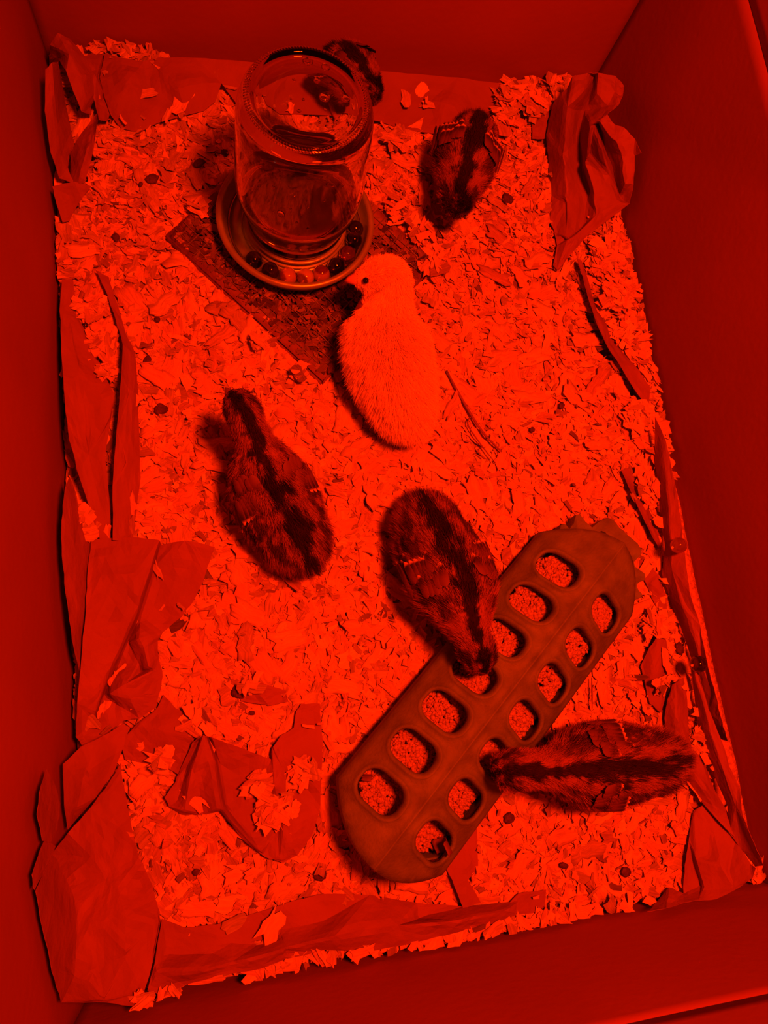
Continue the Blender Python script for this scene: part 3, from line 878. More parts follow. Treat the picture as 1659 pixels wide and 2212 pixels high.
# ---------------------------------------------------------------- jar waterer
DC = at(640, 470, 0.03)
DX, DY = float(DC[0]), float(DC[1])
Z0 = 0.0132


def lathe(name, prof, material, parent, seg=72, closed=False, cx=DX, cy=DY, smooth=True):
    bm = bmesh.new()
    rings = []
    for (r, z) in prof:
        if r < 1e-6:
            rings.append([bm.verts.new((cx, cy, z))])
        else:
            rings.append([bm.verts.new((cx + r * math.cos(2 * math.pi * k / seg), cy + r * math.sin(2 * math.pi * k / seg), z)) for k in range(seg)])
    pairs = list(zip(rings[:-1], rings[1:]))
    if closed: pairs.append((rings[-1], rings[0]))
    for A, B in pairs:
        for k in range(seg):
            q = (k + 1) % seg
            if len(A) == 1 and len(B) == 1: continue
            if len(A) == 1: bm.faces.new((A[0], B[q], B[k]))
            elif len(B) == 1: bm.faces.new((A[k], A[q], B[0]))
            else: bm.faces.new((A[k], A[q], B[q], B[k]))
    bmesh.ops.recalc_face_normals(bm, faces=bm.faces[:])
    o = from_bm(name, bm, material, None, smooth)
    return child(o, parent)


def arc(cx, cz, r, a0, a1, n=8):
    return [(cx + r * math.cos(math.radians(a0 + (a1 - a0) * i / n)), cz + r * math.sin(math.radians(a0 + (a1 - a0) * i / n))) for i in range(n + 1)]


waterer = tag(empty('jar_waterer', (DX, DY, Z0)), 'upturned glass jar half empty of water on a round metal drinking dish', 'waterer')
lathe('drinking_dish', [(0, Z0), (0.050, Z0), (0.0555, Z0 + 0.003), (0.0585, Z0 + 0.012)] + arc(0.0593, Z0 + 0.0168, 0.0026, -130, 160, 12) +
      [(0.0560, Z0 + 0.0145), (0.0535, Z0 + 0.0060), (0.0500, Z0 + 0.0032), (0.0470, Z0 + 0.0028), (0.0435, Z0 + 0.0032), (0.0415, Z0 + 0.0060), (0.0405, Z0 + 0.0075), (0.0375, Z0 + 0.0075), (0.0, Z0 + 0.0075)],
      M_STEEL, waterer, 96)
lathe('trough_water', [(0.0412, Z0 + 0.0068), (0.0530, Z0 + 0.0068), (0.0525, Z0 + 0.0052), (0.0500, Z0 + 0.0034), (0.0470, Z0 + 0.0030), (0.0435, Z0 + 0.0034), (0.0420, Z0 + 0.0050)], M_WATER, waterer, 96, closed=True)
ZR = Z0 + 0.0078
lathe('screw_ring', [(0.0368, ZR)] + arc(0.0392, ZR + 0.0016, 0.0014, -90, 90, 6) + [(0.0384, ZR + 0.0042)] + arc(0.0386, ZR + 0.0074, 0.0014, -80, 90, 6) + [(0.0372, ZR + 0.0088), (0.0368, ZR + 0.0088)],
      M_STEEL, waterer, 96, closed=True)
ZJ = ZR + 0.0004
outer = [(0.0360, ZJ + 0.001), (0.0362, ZJ + 0.009), (0.0370, ZJ + 0.0105), (0.0382, ZJ + 0.0115), (0.0384, ZJ + 0.0130), (0.0378, ZJ + 0.0145), (0.0392, ZJ + 0.020), (0.0412, ZJ + 0.027),
         (0.0436, ZJ + 0.035), (0.0455, ZJ + 0.042), (0.0464, ZJ + 0.050), (0.0465, ZJ + 0.062), (0.0458, ZJ + 0.080), (0.0450, ZJ + 0.100), (0.0445, ZJ + 0.114), (0.0436, ZJ + 0.121), (0.0418, ZJ + 0.1265), (0.0394, ZJ + 0.1298), (0.0378, ZJ + 0.1308)]
base = [(0.0355, ZJ + 0.1312), (0.0340, ZJ + 0.1306), (0.0332, ZJ + 0.1290), (0.0318, ZJ + 0.1281), (0.0308, ZJ + 0.1284), (0.0298, ZJ + 0.1279), (0.0200, ZJ + 0.1275), (0.0, ZJ + 0.1274)]
tk = 0.0024
inner = [(0.0, ZJ + 0.1248), (0.020, ZJ + 0.1248), (0.0330, ZJ + 0.1254), (0.0390, ZJ + 0.1236), (0.0410, ZJ + 0.1195)] + \
        [(r - tk, z) for r, z in outer[14:3:-1]] + [(0.0346, ZJ + 0.009), (0.0344, ZJ + 0.001)]
jar = lathe('glass_jar', outer + base + inner, M_GLASS, waterer, 128, closed=True)
jar.cycles.is_caustics_caster = True
ZWL = ZJ + 0.0465
wr = [(r - tk + 0.0003, z) for r, z in outer[4:11] if z < ZWL]
jw = lathe('jar_water', [(0.0, ZJ + 0.0012), (0.0346, ZJ + 0.0012), (0.0349, ZJ + 0.009)] + wr + [(0.0440, ZWL - 0.0012), (0.0430, ZWL - 0.0002), (0.0418, ZWL), (0.0, ZWL)], M_WATER, waterer, 128)
jw.cycles.is_caustics_caster = True
# knurled stipple ring around the base of the jar, joined
bm = bmesh.new()
for rr, zz, k in ((0.0369, ZJ + 0.1312, 120), (0.0386, ZJ + 0.1304, 120)):
    for i in range(k):
        a = 2 * math.pi * i / k
        m = Matrix.Translation((DX + rr * math.cos(a), DY + rr * math.sin(a), zz)) @ Matrix.Rotation(a + 0.5, 4, 'Z') @ Matrix.Diagonal((0.0011, 0.0005, 0.0005, 1))
        bmesh.ops.create_icosphere(bm, subdivisions=1, radius=1, matrix=m)
o = child(from_bm('knurl_ring', bm, M_GLASS), jar); o['kind'] = 'stuff'
# droplets on the base and shoulder of the jar
for (px, py, rr) in ((701, 211, 0.0036), (746, 214, 0.0031), (665, 133, 0.0034), (704, 145, 0.0030), (685, 175, 0.0022), (635, 172, 0.0012), (646, 240, 0.0014), (703, 237, 0.0011), (690, 265, 0.0010), (655, 215, 0.0010), (628, 214, 0.0008), (716, 256, 0.0007)):
    p = at(px, py, ZJ + 0.1275)
    bm = bmesh.new()
    bmesh.ops.create_uvsphere(bm, u_segments=20, v_segments=12, radius=1, matrix=Matrix.Translation((p[0], p[1], ZJ + 0.1276)) @ Matrix.Diagonal((rr, rr * 0.92, rr * 0.42, 1)))
    child(from_bm('water_droplet', bm, M_WATER), jar)
# droplets clinging inside and outside of the jar wall
for (ang, zz, rr) in ((-112, 0.075, 0.0030), (-98, 0.070, 0.0010), (-104, 0.083, 0.0009), (-88, 0.064, 0.0012), (-76, 0.092, 0.0009), (-120, 0.098, 0.0011), (-70, 0.105, 0.0010), (-60, 0.100, 0.0008), (-66, 0.096, 0.0007), (-135, 0.088, 0.0009), (-95, 0.056, 0.0009)):
    a = math.radians(ang)
    rj = np.interp(zz, [z - ZJ for r, z in outer], [r for r, z in outer])
    bm = bmesh.new()
    bmesh.ops.create_uvsphere(bm, u_segments=14, v_segments=10, radius=1, matrix=Matrix.Translation((DX + rj * math.cos(a), DY + rj * math.sin(a), ZJ + zz)) @ Matrix.Rotation(a, 4, 'Z') @ Matrix.Diagonal((rr * 0.45, rr, rr * 1.25, 1)))
    child(from_bm('water_droplet', bm, M_WATER), jar)

# marbles in the trough
MB = [((548, 563), (0.02, 0.02, 0.03), (0.30, 0.26, 0.22), 'leftmost dark marble of the row in the metal drinking dish', 0.97),
      ((583, 588), (0.03, 0.02, 0.03), (0.55, 0.36, 0.30), 'dark marble with a pale streak, second from the left in the dish', 0.97),
      ((622, 601), (0.75, 0.55, 0.2), (0.25, 0.10, 0.05), 'amber marble, third from the left in the dish', 0.6),
      ((661, 605), (0.9, 0.8, 0.3), (0.25, 0.15, 0.05), 'brightest yellow marble at the front of the dish', 0.6),
      ((697, 598), (0.7, 0.5, 0.2), (0.25, 0.06, 0.04), 'amber and red marble right of the brightest yellow one', 0.6),
      ((727, 577), (0.03, 0.02, 0.02), (0.28, 0.20, 0.14), 'dark marble behind the beak of the pale chick', 0.97),
      ((749, 549), (0.35, 0.14, 0.08), (0.6, 0.3, 0.2), 'reddish marble above the beak of the pale chick', 0.97),
      ((763, 518), (0.05, 0.04, 0.04), (0.40, 0.34, 0.28), 'dark marble with a pale rim at the right end of the row', 0.97),
      ((757, 494), (0.04, 0.03, 0.03), (0.20, 0.15, 0.12), 'marble half hidden behind the right side of the jar', 0.97)]
for (px, py), c1, c2, lab, tr in MB:
    rm = 0.0068
    p = at(px, py, Z0 + 0.003 + rm)
    d = Vector((p[0] - DX, p[1] - DY, 0))
    d = d.normalized() * min(max(d.length, 0.0475), 0.0478)      # they sit in the groove of the trough
    bm = bmesh.new()
    bmesh.ops.create_uvsphere(bm, u_segments=40, v_segments=24, radius=rm)
    o = from_bm('marble', bm, marble_mat('marble_glass', c1, c2, tr))
    o.location = (DX + d.x, DY + d.y, Z0 + 0.0031 + rm)
    o.rotation_euler = (random.uniform(0, 6), random.uniform(0, 6), random.uniform(0, 6))
    tag(o, lab, 'marble', 'marbles in the drinking dish')
for (px, py), zc, rm, c1, c2, lab in (((1466, 1178), 0.0405, 0.0062, (0.5, 0.3, 0.2), (0.7, 0.5, 0.35), 'clear glass bead on the long upright paper strip at the right'),
                                  ((1509, 1434), 0.0385, 0.0062, (0.05, 0.03, 0.02), (0.25, 0.12, 0.07), 'dark glass bead on the right paper strip beside the dark hollow')):
    p = at(px, py, zc)
    bm = bmesh.new()
    bmesh.ops.create_uvsphere(bm, u_segments=32, v_segments=20, radius=rm)
    o = from_bm('glass_bead', bm, marble_mat('bead_glass', c1, c2, 0.8))
    o.location = p
    tag(o, lab, 'bead')

# ---------------------------------------------------------------- flip-top feeder
FO = Vector((0.1653, -0.0338, 0.058))
yaw, pit, rol = 0.7415, -0.0422, 0.0216
Rz = Matrix.Rotation(yaw, 3, 'Z'); Ry = Matrix.Rotation(-pit, 3, 'Y'); Rx = Matrix.Rotation(rol, 3, 'X')
FA = Rz @ Ry @ Rx
feeder = tag(empty('chick_feeder', (FO.x, FO.y, -0.004)), 'long ridged chick feeder with two rows of oval holes in its lid', 'feeder')
HALF = 0.0470
U0, U1 = -0.1370, 0.1475
PITCH, HV = 0.0333, 0.0236


def end_u(v, sgn):
    q = min(1.0, abs(v) / HALF)
    bulge = 0.026 * q ** 2.2
    return (U1 - bulge) if sgn > 0 else (U0 + bulge)


def lid_z(v):
    a = abs(v)
    crest = 0.0009 * math.exp(-(v / 0.0012) ** 2)
    return -0.0004 - 0.36 * a - 4.2 * a * a + crest


holes = [((i - 3) * PITCH, s * HV) for i in range(7) for s in (1, -1)]


def rrect(cu, cv, hu, hv, r, n=6):
    pts = []
    for sx, sy, a0 in ((1, 1, 0), (-1, 1, 90), (-1, -1, 180), (1, -1, 270)):
        for k in range(n + 1):
            a = math.radians(a0 + 90 * k / n)
            pts.append((cu + sx * (hu - r) + r * math.cos(a), cv + sy * (hv - r) + r * math.sin(a)))
    return pts


HU, HVV, HR = 0.0108, 0.0140, 0.0088
pts, edges, zoff = [], [], []


def loop(ps, dz):
    i0 = len(pts)
    for p in ps: pts.append(Vector(p)); zoff.append(dz)
    for k in range(len(ps)): edges.append((i0 + k, i0 + (k + 1) % len(ps)))
    return list(range(i0, i0 + len(ps)))


outl = []
vs_ = [-HALF + 2 * HALF * k / 24 for k in range(25)]
outl += [(end_u(v, 1), v) for v in vs_]
outl += [(x, HALF) for x in np.linspace(end_u(HALF, 1), end_u(HALF, -1), 40)[1:-1]]
outl += [(end_u(v, -1), v) for v in vs_[::-1]]
outl += [(x, -HALF) for x in np.linspace(end_u(HALF, -1), end_u(HALF, 1), 40)[1:-1]]
out_ids = loop(outl, 0)
hole_loops = []
for (cu, cv) in holes:
    hole_loops.append(loop(rrect(cu, cv, HU, HVV, HR), -0.0010))
    loop(rrect(cu, cv, HU + 0.0009, HVV + 0.0009, HR + 0.0009), 0.0009)
    loop(rrect(cu, cv, HU + 0.0021, HVV + 0.0021, HR + 0.0021), 0.0016)
    loop(rrect(cu, cv, HU + 0.0034, HVV + 0.0030, HR + 0.0030), 0.0012)
    loop(rrect(cu, cv, HU + 0.0042, HVV + 0.0037, HR + 0.0037), -0.0006)
for v0 in (-0.0014, -0.0006, 0, 0.0006, 0.0014):
    i0 = len(pts)
    us = np.linspace(U0 + 0.001, U1 - 0.001, 70)
    for u in us: pts.append(Vector((u, v0))); zoff.append(0)
    edges += [(i0 + k, i0 + k + 1) for k in range(len(us) - 1)]
for u in np.linspace(U0 + 0.006, U1 - 0.006, 60):
    for v in np.linspace(-HALF + 0.003, HALF - 0.003, 22):
        if abs(v) < 0.003 or u > end_u(v, 1) - 0.002 or u < end_u(v, -1) + 0.002: continue
        if any(abs(u - cu) < HU + 0.0052 and abs(v - cv) < HVV + 0.0048 for cu, cv in holes): continue
        pts.append(Vector((u, v))); zoff.append(0)
V2, E2, F2, ov, oe, of = delaunay_2d_cdt(pts, edges, [out_ids], 1, 1e-6)
bm = bmesh.new()
lv = []
for k, v in enumerate(V2):
    z = lid_z(v.y) + (zoff[ov[k][0]] if ov[k] else 0)
    # the ends of the lid turn down softly
    de = min(end_u(v.y, 1) - v.x, v.x - end_u(v.y, -1), HALF - abs(v.y))
    if de < 0.004: z -= 0.0018 * (1 - de / 0.004) ** 2
    lv.append(bm.verts.new(FO + FA @ Vector((v.x, v.y, z))))


def in_hole(c):
    for (cu, cv) in holes:
        du, dv = abs(c[0] - cu), abs(c[1] - cv)
        if du < HU and dv < HVV:
            ex, ey = max(0, du - (HU - HR)), max(0, dv - (HVV - HR))
            if ex * ex + ey * ey < HR * HR * 0.995: return True
    return False


for f in F2:
    c = (sum(V2[i].x for i in f) / len(f), sum(V2[i].y for i in f) / len(f))
    if in_hole(c): continue
    bm.faces.new([lv[i] for i in f])
bmesh.ops.delete(bm, geom=[v for v in bm.verts if not v.link_faces], context='VERTS')
bm.normal_update()
for f in bm.faces:
    if f.normal.z < 0: f.normal_flip()
# skirt of the lid
be = [e for e in bm.edges if e.is_boundary]
FAi = FA.transposed()
def loc_of(v): return FAi @ (v.co - FO)
skirt = [e for e in be if all(min(end_u(loc_of(v).y, 1) - loc_of(v).x, loc_of(v).x - end_u(loc_of(v).y, -1), HALF - abs(loc_of(v).y)) < 0.0015 for v in e.verts)]
ret = bmesh.ops.extrude_edge_only(bm, edges=skirt)
for v in [g for g in ret['geom'] if isinstance(g, bmesh.types.BMVert)]:
    l = loc_of(v)
    v.co = FO + FA @ Vector((l.x * 1.004, l.y * 1.012, l.z - 0.009))
# lips going down around the holes
be = [e for e in bm.edges if e.is_boundary and any(abs(loc_of(e.verts[0]).x - cu) < HU + 0.001 and abs(loc_of(e.verts[0]).y - cv) < HVV + 0.001 for cu, cv in holes)]
ret = bmesh.ops.extrude_edge_only(bm, edges=be)
for v in [g for g in ret['geom'] if isinstance(g, bmesh.types.BMVert)]:
    v.co -= FA @ Vector((0, 0, 0.0022))
bmesh.ops.recalc_face_normals(bm, faces=bm.faces[:])
lid = child(from_bm('lid', bm, M_FEEDER), feeder)
md = lid.modifiers.new('thickness', 'SOLIDIFY'); md.thickness = 0.0010; md.offset = -1

# tray: follows the lid at the near end, and shows its lobed rim at the far end
TRZ0, TRZ1 = -0.004, 0.0300
tray_px = [(1206, 1146), (1209, 1134), (1218, 1132), (1228, 1142), (1237, 1130), (1242, 1112), (1251, 1111), (1262, 1126), (1277, 1139), (1294, 1125), (1312, 1118), (1323, 1123), (1336, 1139), (1356, 1157),
           (1376, 1174), (1384, 1188), (1382, 1200), (1368, 1214), (1370, 1224), (1381, 1232), (1392, 1240), (1393, 1253), (1380, 1258), (1373, 1265), (1378, 1276), (1386, 1284), (1384, 1292), (1374, 1294)]
far_end = []
for q in tray_px:
    p = Vector(at(q[0], q[1], 0.022))
    l = Rz.transposed() @ (p - Vector((FO.x, FO.y, p.z)))
    far_end.append((l.x, l.y))
near = [(-0.128 + 0.022 * (abs(v) / 0.040) ** 2.2, v) for v in np.linspace(-0.040, 0.040, 17)]
outline = far_end + [(0.10, -0.0405), (0.0, -0.0405), (-0.09, -0.0405)] + near + [(-0.09, 0.0405), (0.0, 0.0405), (0.10, 0.0405)]
cu_ = sum(p[0] for p in outline) / len(outline)


def tray_pt(p, z, inset=0.0, base=0.0):
    v = Vector((p[0], p[1]))
    c = Vector((min(max(v.x, -0.08), 0.115), 0.0))
    d = (v - c); L = d.length
    v = c + d * ((L - inset) / L) * (1 - base)
    w = Rz @ Vector((v.x, v.y, 0))
    return (FO.x + w.x, FO.y + w.y, z)


bm = bmesh.new()
rings = []
for (z, ins, bs) in ((TRZ0, 0.0, 0.06), (0.010, 0.0, 0.03), (TRZ1 - 0.002, 0.0, 0.0), (TRZ1, 0.0006, 0.0), (TRZ1, 0.0018, 0.0), (TRZ1 - 0.002, 0.0024, 0.0), (0.010, 0.0024, 0.03), (TRZ0 + 0.002, 0.0024, 0.06)):
    rings.append([bm.verts.new(tray_pt(p, z - (0.006 if p[0] > 0.12 and z > 0.015 else 0) - (0.003 if p[0] > 0.125 and ins > 0.001 else 0), ins + (0.010 if p[0] > 0.125 and ins > 0.001 else 0), bs)) for p in outline])
nO = len(outline)
for A, B in zip(rings[:-1], rings[1:]):
    for k in range(nO):
        bm.faces.new((A[k], A[(k + 1) % nO], B[(k + 1) % nO], B[k]))
f1 = bm.faces.new(rings[0][::-1]); f2 = bm.faces.new(rings[-1])
bmesh.ops.triangulate(bm, faces=[f1, f2])
bmesh.ops.recalc_face_normals(bm, faces=bm.faces[:])
tray = child(from_bm('tray', bm, M_FEEDER), feeder)
tray.modifiers.new('edge', 'EDGE_SPLIT').split_angle = math.radians(50)

# feed in the tray
r3 = np.random.default_rng(11)
ico = bmesh.new(); bmesh.ops.create_icosphere(ico, subdivisions=1, radius=1)
IV = np.array([v.co[:] for v in ico.verts]); IF = np.array([[v.index for v in f.verts] for f in ico.faces]); ico.free()
FEZ = 0.0325
cand = np.stack([r3.uniform(-0.125, 0.160, 22000), r3.uniform(-0.0385, 0.0385, 22000)], -1)
polyin = np.array([tray_pt(p, 0, 0.0045 + 0.010 * (p[0] > 0.125), 0.03)[:2] for p in outline])
packpoly = np.array([tray_pt(p, 0, 0.0050 + 0.022 * (p[0] > 0.115), 0.06)[:2] for p in outline])
cosz, sinz = math.cos(yaw), math.sin(yaw)
W = np.stack([FO.x + cand[:, 0] * cosz - cand[:, 1] * sinz, FO.y + cand[:, 0] * sinz + cand[:, 1] * cosz], -1)
W = W[in_poly(W, polyin)]
lu = (W[:, 0] - FO.x) * cosz + (W[:, 1] - FO.y) * sinz
n = len(W)
lv_ = -(W[:, 0] - FO.x) * sinz + (W[:, 1] - FO.y) * cosz
hgt = FEZ - 0.0088 * np.clip((lu - 0.10) / 0.05, 0, 1) - 0.0085 * (np.abs(lv_) / 0.038) ** 3 + r3.uniform(-0.0012, 0.0010, n)
sz = r3.uniform(0.0009, 0.0017, n) * np.where(r3.uniform(0, 1, n) < 0.1, 1.4, 1.0)
G = IV[None] * sz[:, None, None] * r3.uniform(0.65, 1.3, (n, 12, 1)) * r3.uniform(0.7, 1.25, (n, 1, 3))
G = G + np.concatenate([W, hgt[:, None]], 1)[:, None, :]
FF = (IF[None] + (np.arange(n) * 12)[:, None, None]).reshape(-1, 3)
feed = link('feed_crumble', mesh_from_arrays('feed_crumble', G.reshape(-1, 3), FF), M_FEED)
tag(feed, 'bed of pale feed crumbles seen through the holes of the feeder lid', 'feed', kind='stuff')
# layer of packed feed below the loose crumbles
bm = bmesh.new()
tv = [bm.verts.new((x, y, FEZ - 0.0100 - 0.0088 * min(1, max(0, (((x - FO.x) * cosz + (y - FO.y) * sinz) - 0.10) / 0.05)))) for x, y in packpoly]
bv = [bm.verts.new((FO.x + (x - FO.x) * 0.93, FO.y + (y - FO.y) * 0.93, TRZ0 + 0.0028)) for x, y in packpoly]
f1 = bm.faces.new(tv); f2 = bm.faces.new(bv[::-1])
for k in range(len(tv)):
    q = (k + 1) % len(tv)
    bm.faces.new((tv[q], tv[k], bv[k], bv[q]))
bmesh.ops.triangulate(bm, faces=[f1, f2]); bmesh.ops.recalc_face_normals(bm, faces=bm.faces[:])
child(from_bm('packed_feed', bm, M_FEED, smooth=False), feed)['kind'] = 'stuff'


def curled_scrap(label, px, py, z, yawd, ln, wd, turn, material=M_LEAF, name='paper_scrap'):
    p = at(px, py, z)
    bm = bmesh.new()
    nu, nv = 14, 5
    R = ln / turn
    g = []
    for i in range(nu + 1):
        a = turn * i / nu
        row = []
        for j in range(nv + 1):
            v = (j / nv - 0.5) * wd * (1 - 0.25 * abs(i / nu - 0.4))
            row.append(bm.verts.new((R * math.sin(a), v + 0.0006 * math.sin(i * 1.7 + j), R * (1 - math.cos(a)))))
        g.append(row)
    for i in range(nu):
        for j in range(nv):
            bm.faces.new((g[i][j], g[i + 1][j], g[i + 1][j + 1], g[i][j + 1]))
    o = from_bm(name, bm, material)
    o.location = p
    o.rotation_euler = (0, 0, math.radians(yawd))
    md = o.modifiers.new('thickness', 'SOLIDIFY'); md.thickness = 0.0003
    return tag(o, label, 'scrap')


curled_scrap('curled brown scrap in the lowest right hole of the feeder lid', 938, 1832, 0.0335, 20, 0.022, 0.010, 2.6)
curled_scrap('small dark scrap in the lowest left hole of the feeder lid', 792, 1688, 0.0345, 80, 0.008, 0.007, 1.6)

# ---------------------------------------------------------------- chicks
def catmull(P, n):
    P = np.array(P, float)
    P = np.concatenate([[2 * P[0] - P[1]], P, [2 * P[-1] - P[-2]]])
    m = len(P) - 3
    out = []
    for k in range(n):
        t = k / (n - 1) * m
        i = min(int(t), m - 1); t -= i
        a, b, c, d = P[i], P[i + 1], P[i + 2], P[i + 3]
        out.append(0.5 * ((2 * b) + (-a + c) * t + (2 * a - 5 * b + 4 * c - d) * t * t + (-a + 3 * b - 3 * c + d) * t ** 3))
    return np.array(out)


DG = None
LIGHTC = np.array([0.29, 0.145, 0.07]); MIDC = np.array([0.09, 0.045, 0.022]); DARKC = np.array([0.018, 0.010, 0.007])
SKINC = np.array([0.40, 0.22, 0.13])


def smooth(a, b, x):
    t = np.clip((x - a) / (b - a), 0, 1)
    return t * t * (3 - 2 * t)


def chick_color(kind, t, wn, up, pos, r):
    n = len(t)
    if kind == 'pale':
        c = np.array([[0.95, 0.82, 0.55]]) * r.uniform(0.92, 1.06, (n, 1))
        return np.clip(c, 0, 0.97)
    nzv = np.array([noise.noise(Vector(p) * 130) for p in pos]) * 0.30 + np.array([noise.noise(Vector(p) * 300) for p in pos]) * 0.22
    a = np.abs(wn) + nzv
    # body: broad dark back stripe, pale stripe, dark wing band, pale flank
    body = smooth(0.22, 0.34, a) - smooth(0.50, 0.62, a) * 0.68 + smooth(0.82, 0.96, a) * 0.55
    head = smooth(0.26, 0.40, a) - 0.75 * smooth(0.60, 0.70, a) * smooth(1.0, 0.90, a) * smooth(0.66, 0.74, t)
    crown = np.exp(-((t - 0.80) / 0.06) ** 2)
    head = head * (1 - crown * smooth(0.75, 0.35, a))
    h = smooth(0.46, 0.56, t)
    v = body * (1 - h) + head * h
    v = v + nzv * 0.9 * (1 - h * 0.5)
    v = np.where(up < -0.1, np.maximum(v, 0.55), v)
    v = np.clip(v + r.normal(0, 0.10, n), 0, 1.1)
    c = DARKC[None] * (1 - smooth(0.0, 0.5, v)[:, None]) + MIDC[None] * (smooth(0.0, 0.5, v) * (1 - smooth(0.4, 1.0, v)))[:, None] + LIGHTC[None] * smooth(0.4, 1.0, v)[:, None]
    return np.clip(c, 0.004, 0.95)


def feather_mesh(kind, ln, wd, tip):
    nu, nv = 10, 4
    V, C = [], []
    for i in range(nu + 1):
        s = i / nu
        half = wd * 0.5 * (min(1, s / 0.18 + 0.25)) * math.sqrt(max(0.02, 1 - max(0, (s - 0.6) / 0.4) ** 2.2))
        for j in range(nv + 1):
            q = j / nv * 2 - 1
            V.append((s * ln, q * half, -0.28 * q * q * half - 0.05 * ln * s * s))
            if s > 1 - tip: c = np.array([0.62, 0.45, 0.32])
            elif abs(q) > 0.8: c = MIDC * 1.5
            else: c = MIDC * (1.3 - 1.1 * smooth(0.25, 0.75, s)) + DARKC
            C.append(c)
    me = mesh_from_arrays('feather', np.array(V), grid_faces(nu, nv), np.array(C))
    me.polygons.foreach_set('use_smooth', [True] * len(me.polygons))
    me.materials.append(M_FEATHER)
    return me


PRIMARY = feather_mesh('p', 0.029, 0.0062, 0.06)
COVERT = feather_mesh('c', 0.018, 0.0068, 0.13)


def make_chick(label, spine, kind, beak_tip, eyes, hair=42000, len_body=0.0085, len_head=0.0045, wings=True, legt=0.30, group='chicks in the brooder box', seed=1):
    """spine: (px, py, height cm, half width cm, half height cm) from tail to face"""
    r = np.random.default_rng(seed)
    S = []
    for (px, py, zc, rw, rh) in spine:
        p = at(px, py, zc / 100)
        S.append((p[0], p[1], zc / 100, rw / 100, rh / 100))
    Q = catmull(S, 46)
    Q[:, 3:] = np.maximum(Q[:, 3:], 0.003)
    bm = bmesh.new()
    for q in Q:
        bmesh.ops.create_icosphere(bm, subdivisions=2, radius=1, matrix=Matrix.Translation(q[:3]) @ Matrix.Diagonal((q[3], q[3], q[4], 1)))
    tang = np.gradient(Q[:, :3], axis=0)
    t2 = tang.copy(); t2[:, 2] = 0
    t2 /= np.linalg.norm(t2, axis=1)[:, None] + 1e-9
    lat = np.stack([-t2[:, 1], t2[:, 0], np.zeros(len(t2))], -1)
    ci = int(legt * 45)
    root_p = Q[ci]
    leg_pts = []
    for s in (1, -1):
        hip = Vector(Q[ci, :3] + lat[ci] * s * Q[ci, 3] * 0.55 - np.array([0, 0, Q[ci, 4] * 0.55]))
        gz_ = ground(hip.x, hip.y) + 0.008
        fwd = Vector(t2[ci])
        hock = hip * 0.5 + Vector((hip.x, hip.y, gz_)) * 0.5 - fwd * 0.008
        foot = Vector((hip.x, hip.y, gz_)) + fwd * 0.004
        tube_bm(bm, [hip, hock, foot], [0.0045, 0.0026, 0.0024], 10)
        for ang, ln in ((0, 0.017), (32, 0.014), (-32, 0.014), (180, 0.008)):
            d = Matrix.Rotation(math.radians(ang), 3, 'Z') @ fwd
            tube_bm(bm, [foot, foot + d * ln * 0.55 + Vector((0, 0, 0.0008)), foot + d * ln], [0.0021, 0.0018, 0.0012], 8)
        leg_pts.append((hip, hock, foot))
    me = bpy.data.meshes.new('tmp'); bm.to_mesh(me); bm.free()
    tmp = bpy.data.objects.new('tmp', me); COL.objects.link(tmp)
    md = tmp.modifiers.new('r', 'REMESH'); md.mode = 'VOXEL'; md.voxel_size = 0.0015
    m2 = tmp.modifiers.new('s', 'SMOOTH'); m2.iterations = 4; m2.factor = 0.5
    dg = bpy.context.evaluated_depsgraph_get()
    body_me = bpy.data.meshes.new_from_object(tmp.evaluated_get(dg))
    bpy.data.objects.remove(tmp)
    nV = len(body_me.vertices)
    BV = np.empty(nV * 3, np.float32); body_me.vertices.foreach_get('co', BV); BV = BV.reshape(-1, 3)

    def coords(P):
        D = ((P[:, None, :2] - Q[None, :, :2]) ** 2).sum(-1) + 0.35 * (P[:, None, 2] - Q[None, :, 2]) ** 2
        k = D.argmin(1)
        d = P - Q[k, :3]
        wn = (d * lat[k]).sum(1) / (Q[k, 3] + 0.001)
        up = d[:, 2] / (Q[k, 4] + 0.001)
        return k / 45.0, wn, up, k

    t, wn, up, kk = coords(BV)
    colv = chick_color(kind, t, wn, up, BV, r) * 0.8
    # legs: bare skin
    isleg = (up < -1.15)
    colv[isleg] = SKINC
    ca = body_me.color_attributes.new('Col', 'FLOAT_COLOR', 'POINT')
    ca.data.foreach_set('color', np.concatenate([colv, np.ones((nV, 1))], 1).astype(np.float32).ravel())
    body_me.polygons.foreach_set('use_smooth', [True] * len(body_me.polygons))
    root = tag(empty('chick', (float(root_p[0]), float(root_p[1]), 0.004)), label, 'chick', group)
    body_me.materials.clear()
    body = child(link('body', body_me, M_BODY), root)

    # down: one strand per hair, combed backwards
    body_me.calc_loop_triangles()
    nT = len(body_me.loop_triangles)
    T = np.empty(nT * 3, np.int32); body_me.loop_triangles.foreach_get('vertices', T); T = T.reshape(-1, 3)
    A, B, Cc = BV[T[:, 0]], BV[T[:, 1]], BV[T[:, 2]]
    N = np.cross(B - A, Cc - A); ar = np.linalg.norm(N, axis=1); N = N / (ar[:, None] + 1e-12)
    pr = ar / ar.sum()
    idx = r.choice(nT, hair, p=pr)
    u, v = r.uniform(0, 1, (2, hair)); sw = u + v > 1; u[sw], v[sw] = 1 - u[sw], 1 - v[sw]
    P0 = A[idx] + (B - A)[idx] * u[:, None] + (Cc - A)[idx] * v[:, None]
    N0 = N[idx]
    t, wn, up, kk = coords(P0)
    face_c = Q[-1, :3]
    ok = (up > -1.12) & (np.linalg.norm(P0 - face_c, axis=1) > 0.0035) & (P0[:, 2] > 0.012)
    P0, N0, t, wn, up, kk = P0[ok], N0[ok], t[ok], wn[ok], up[ok], kk[ok]
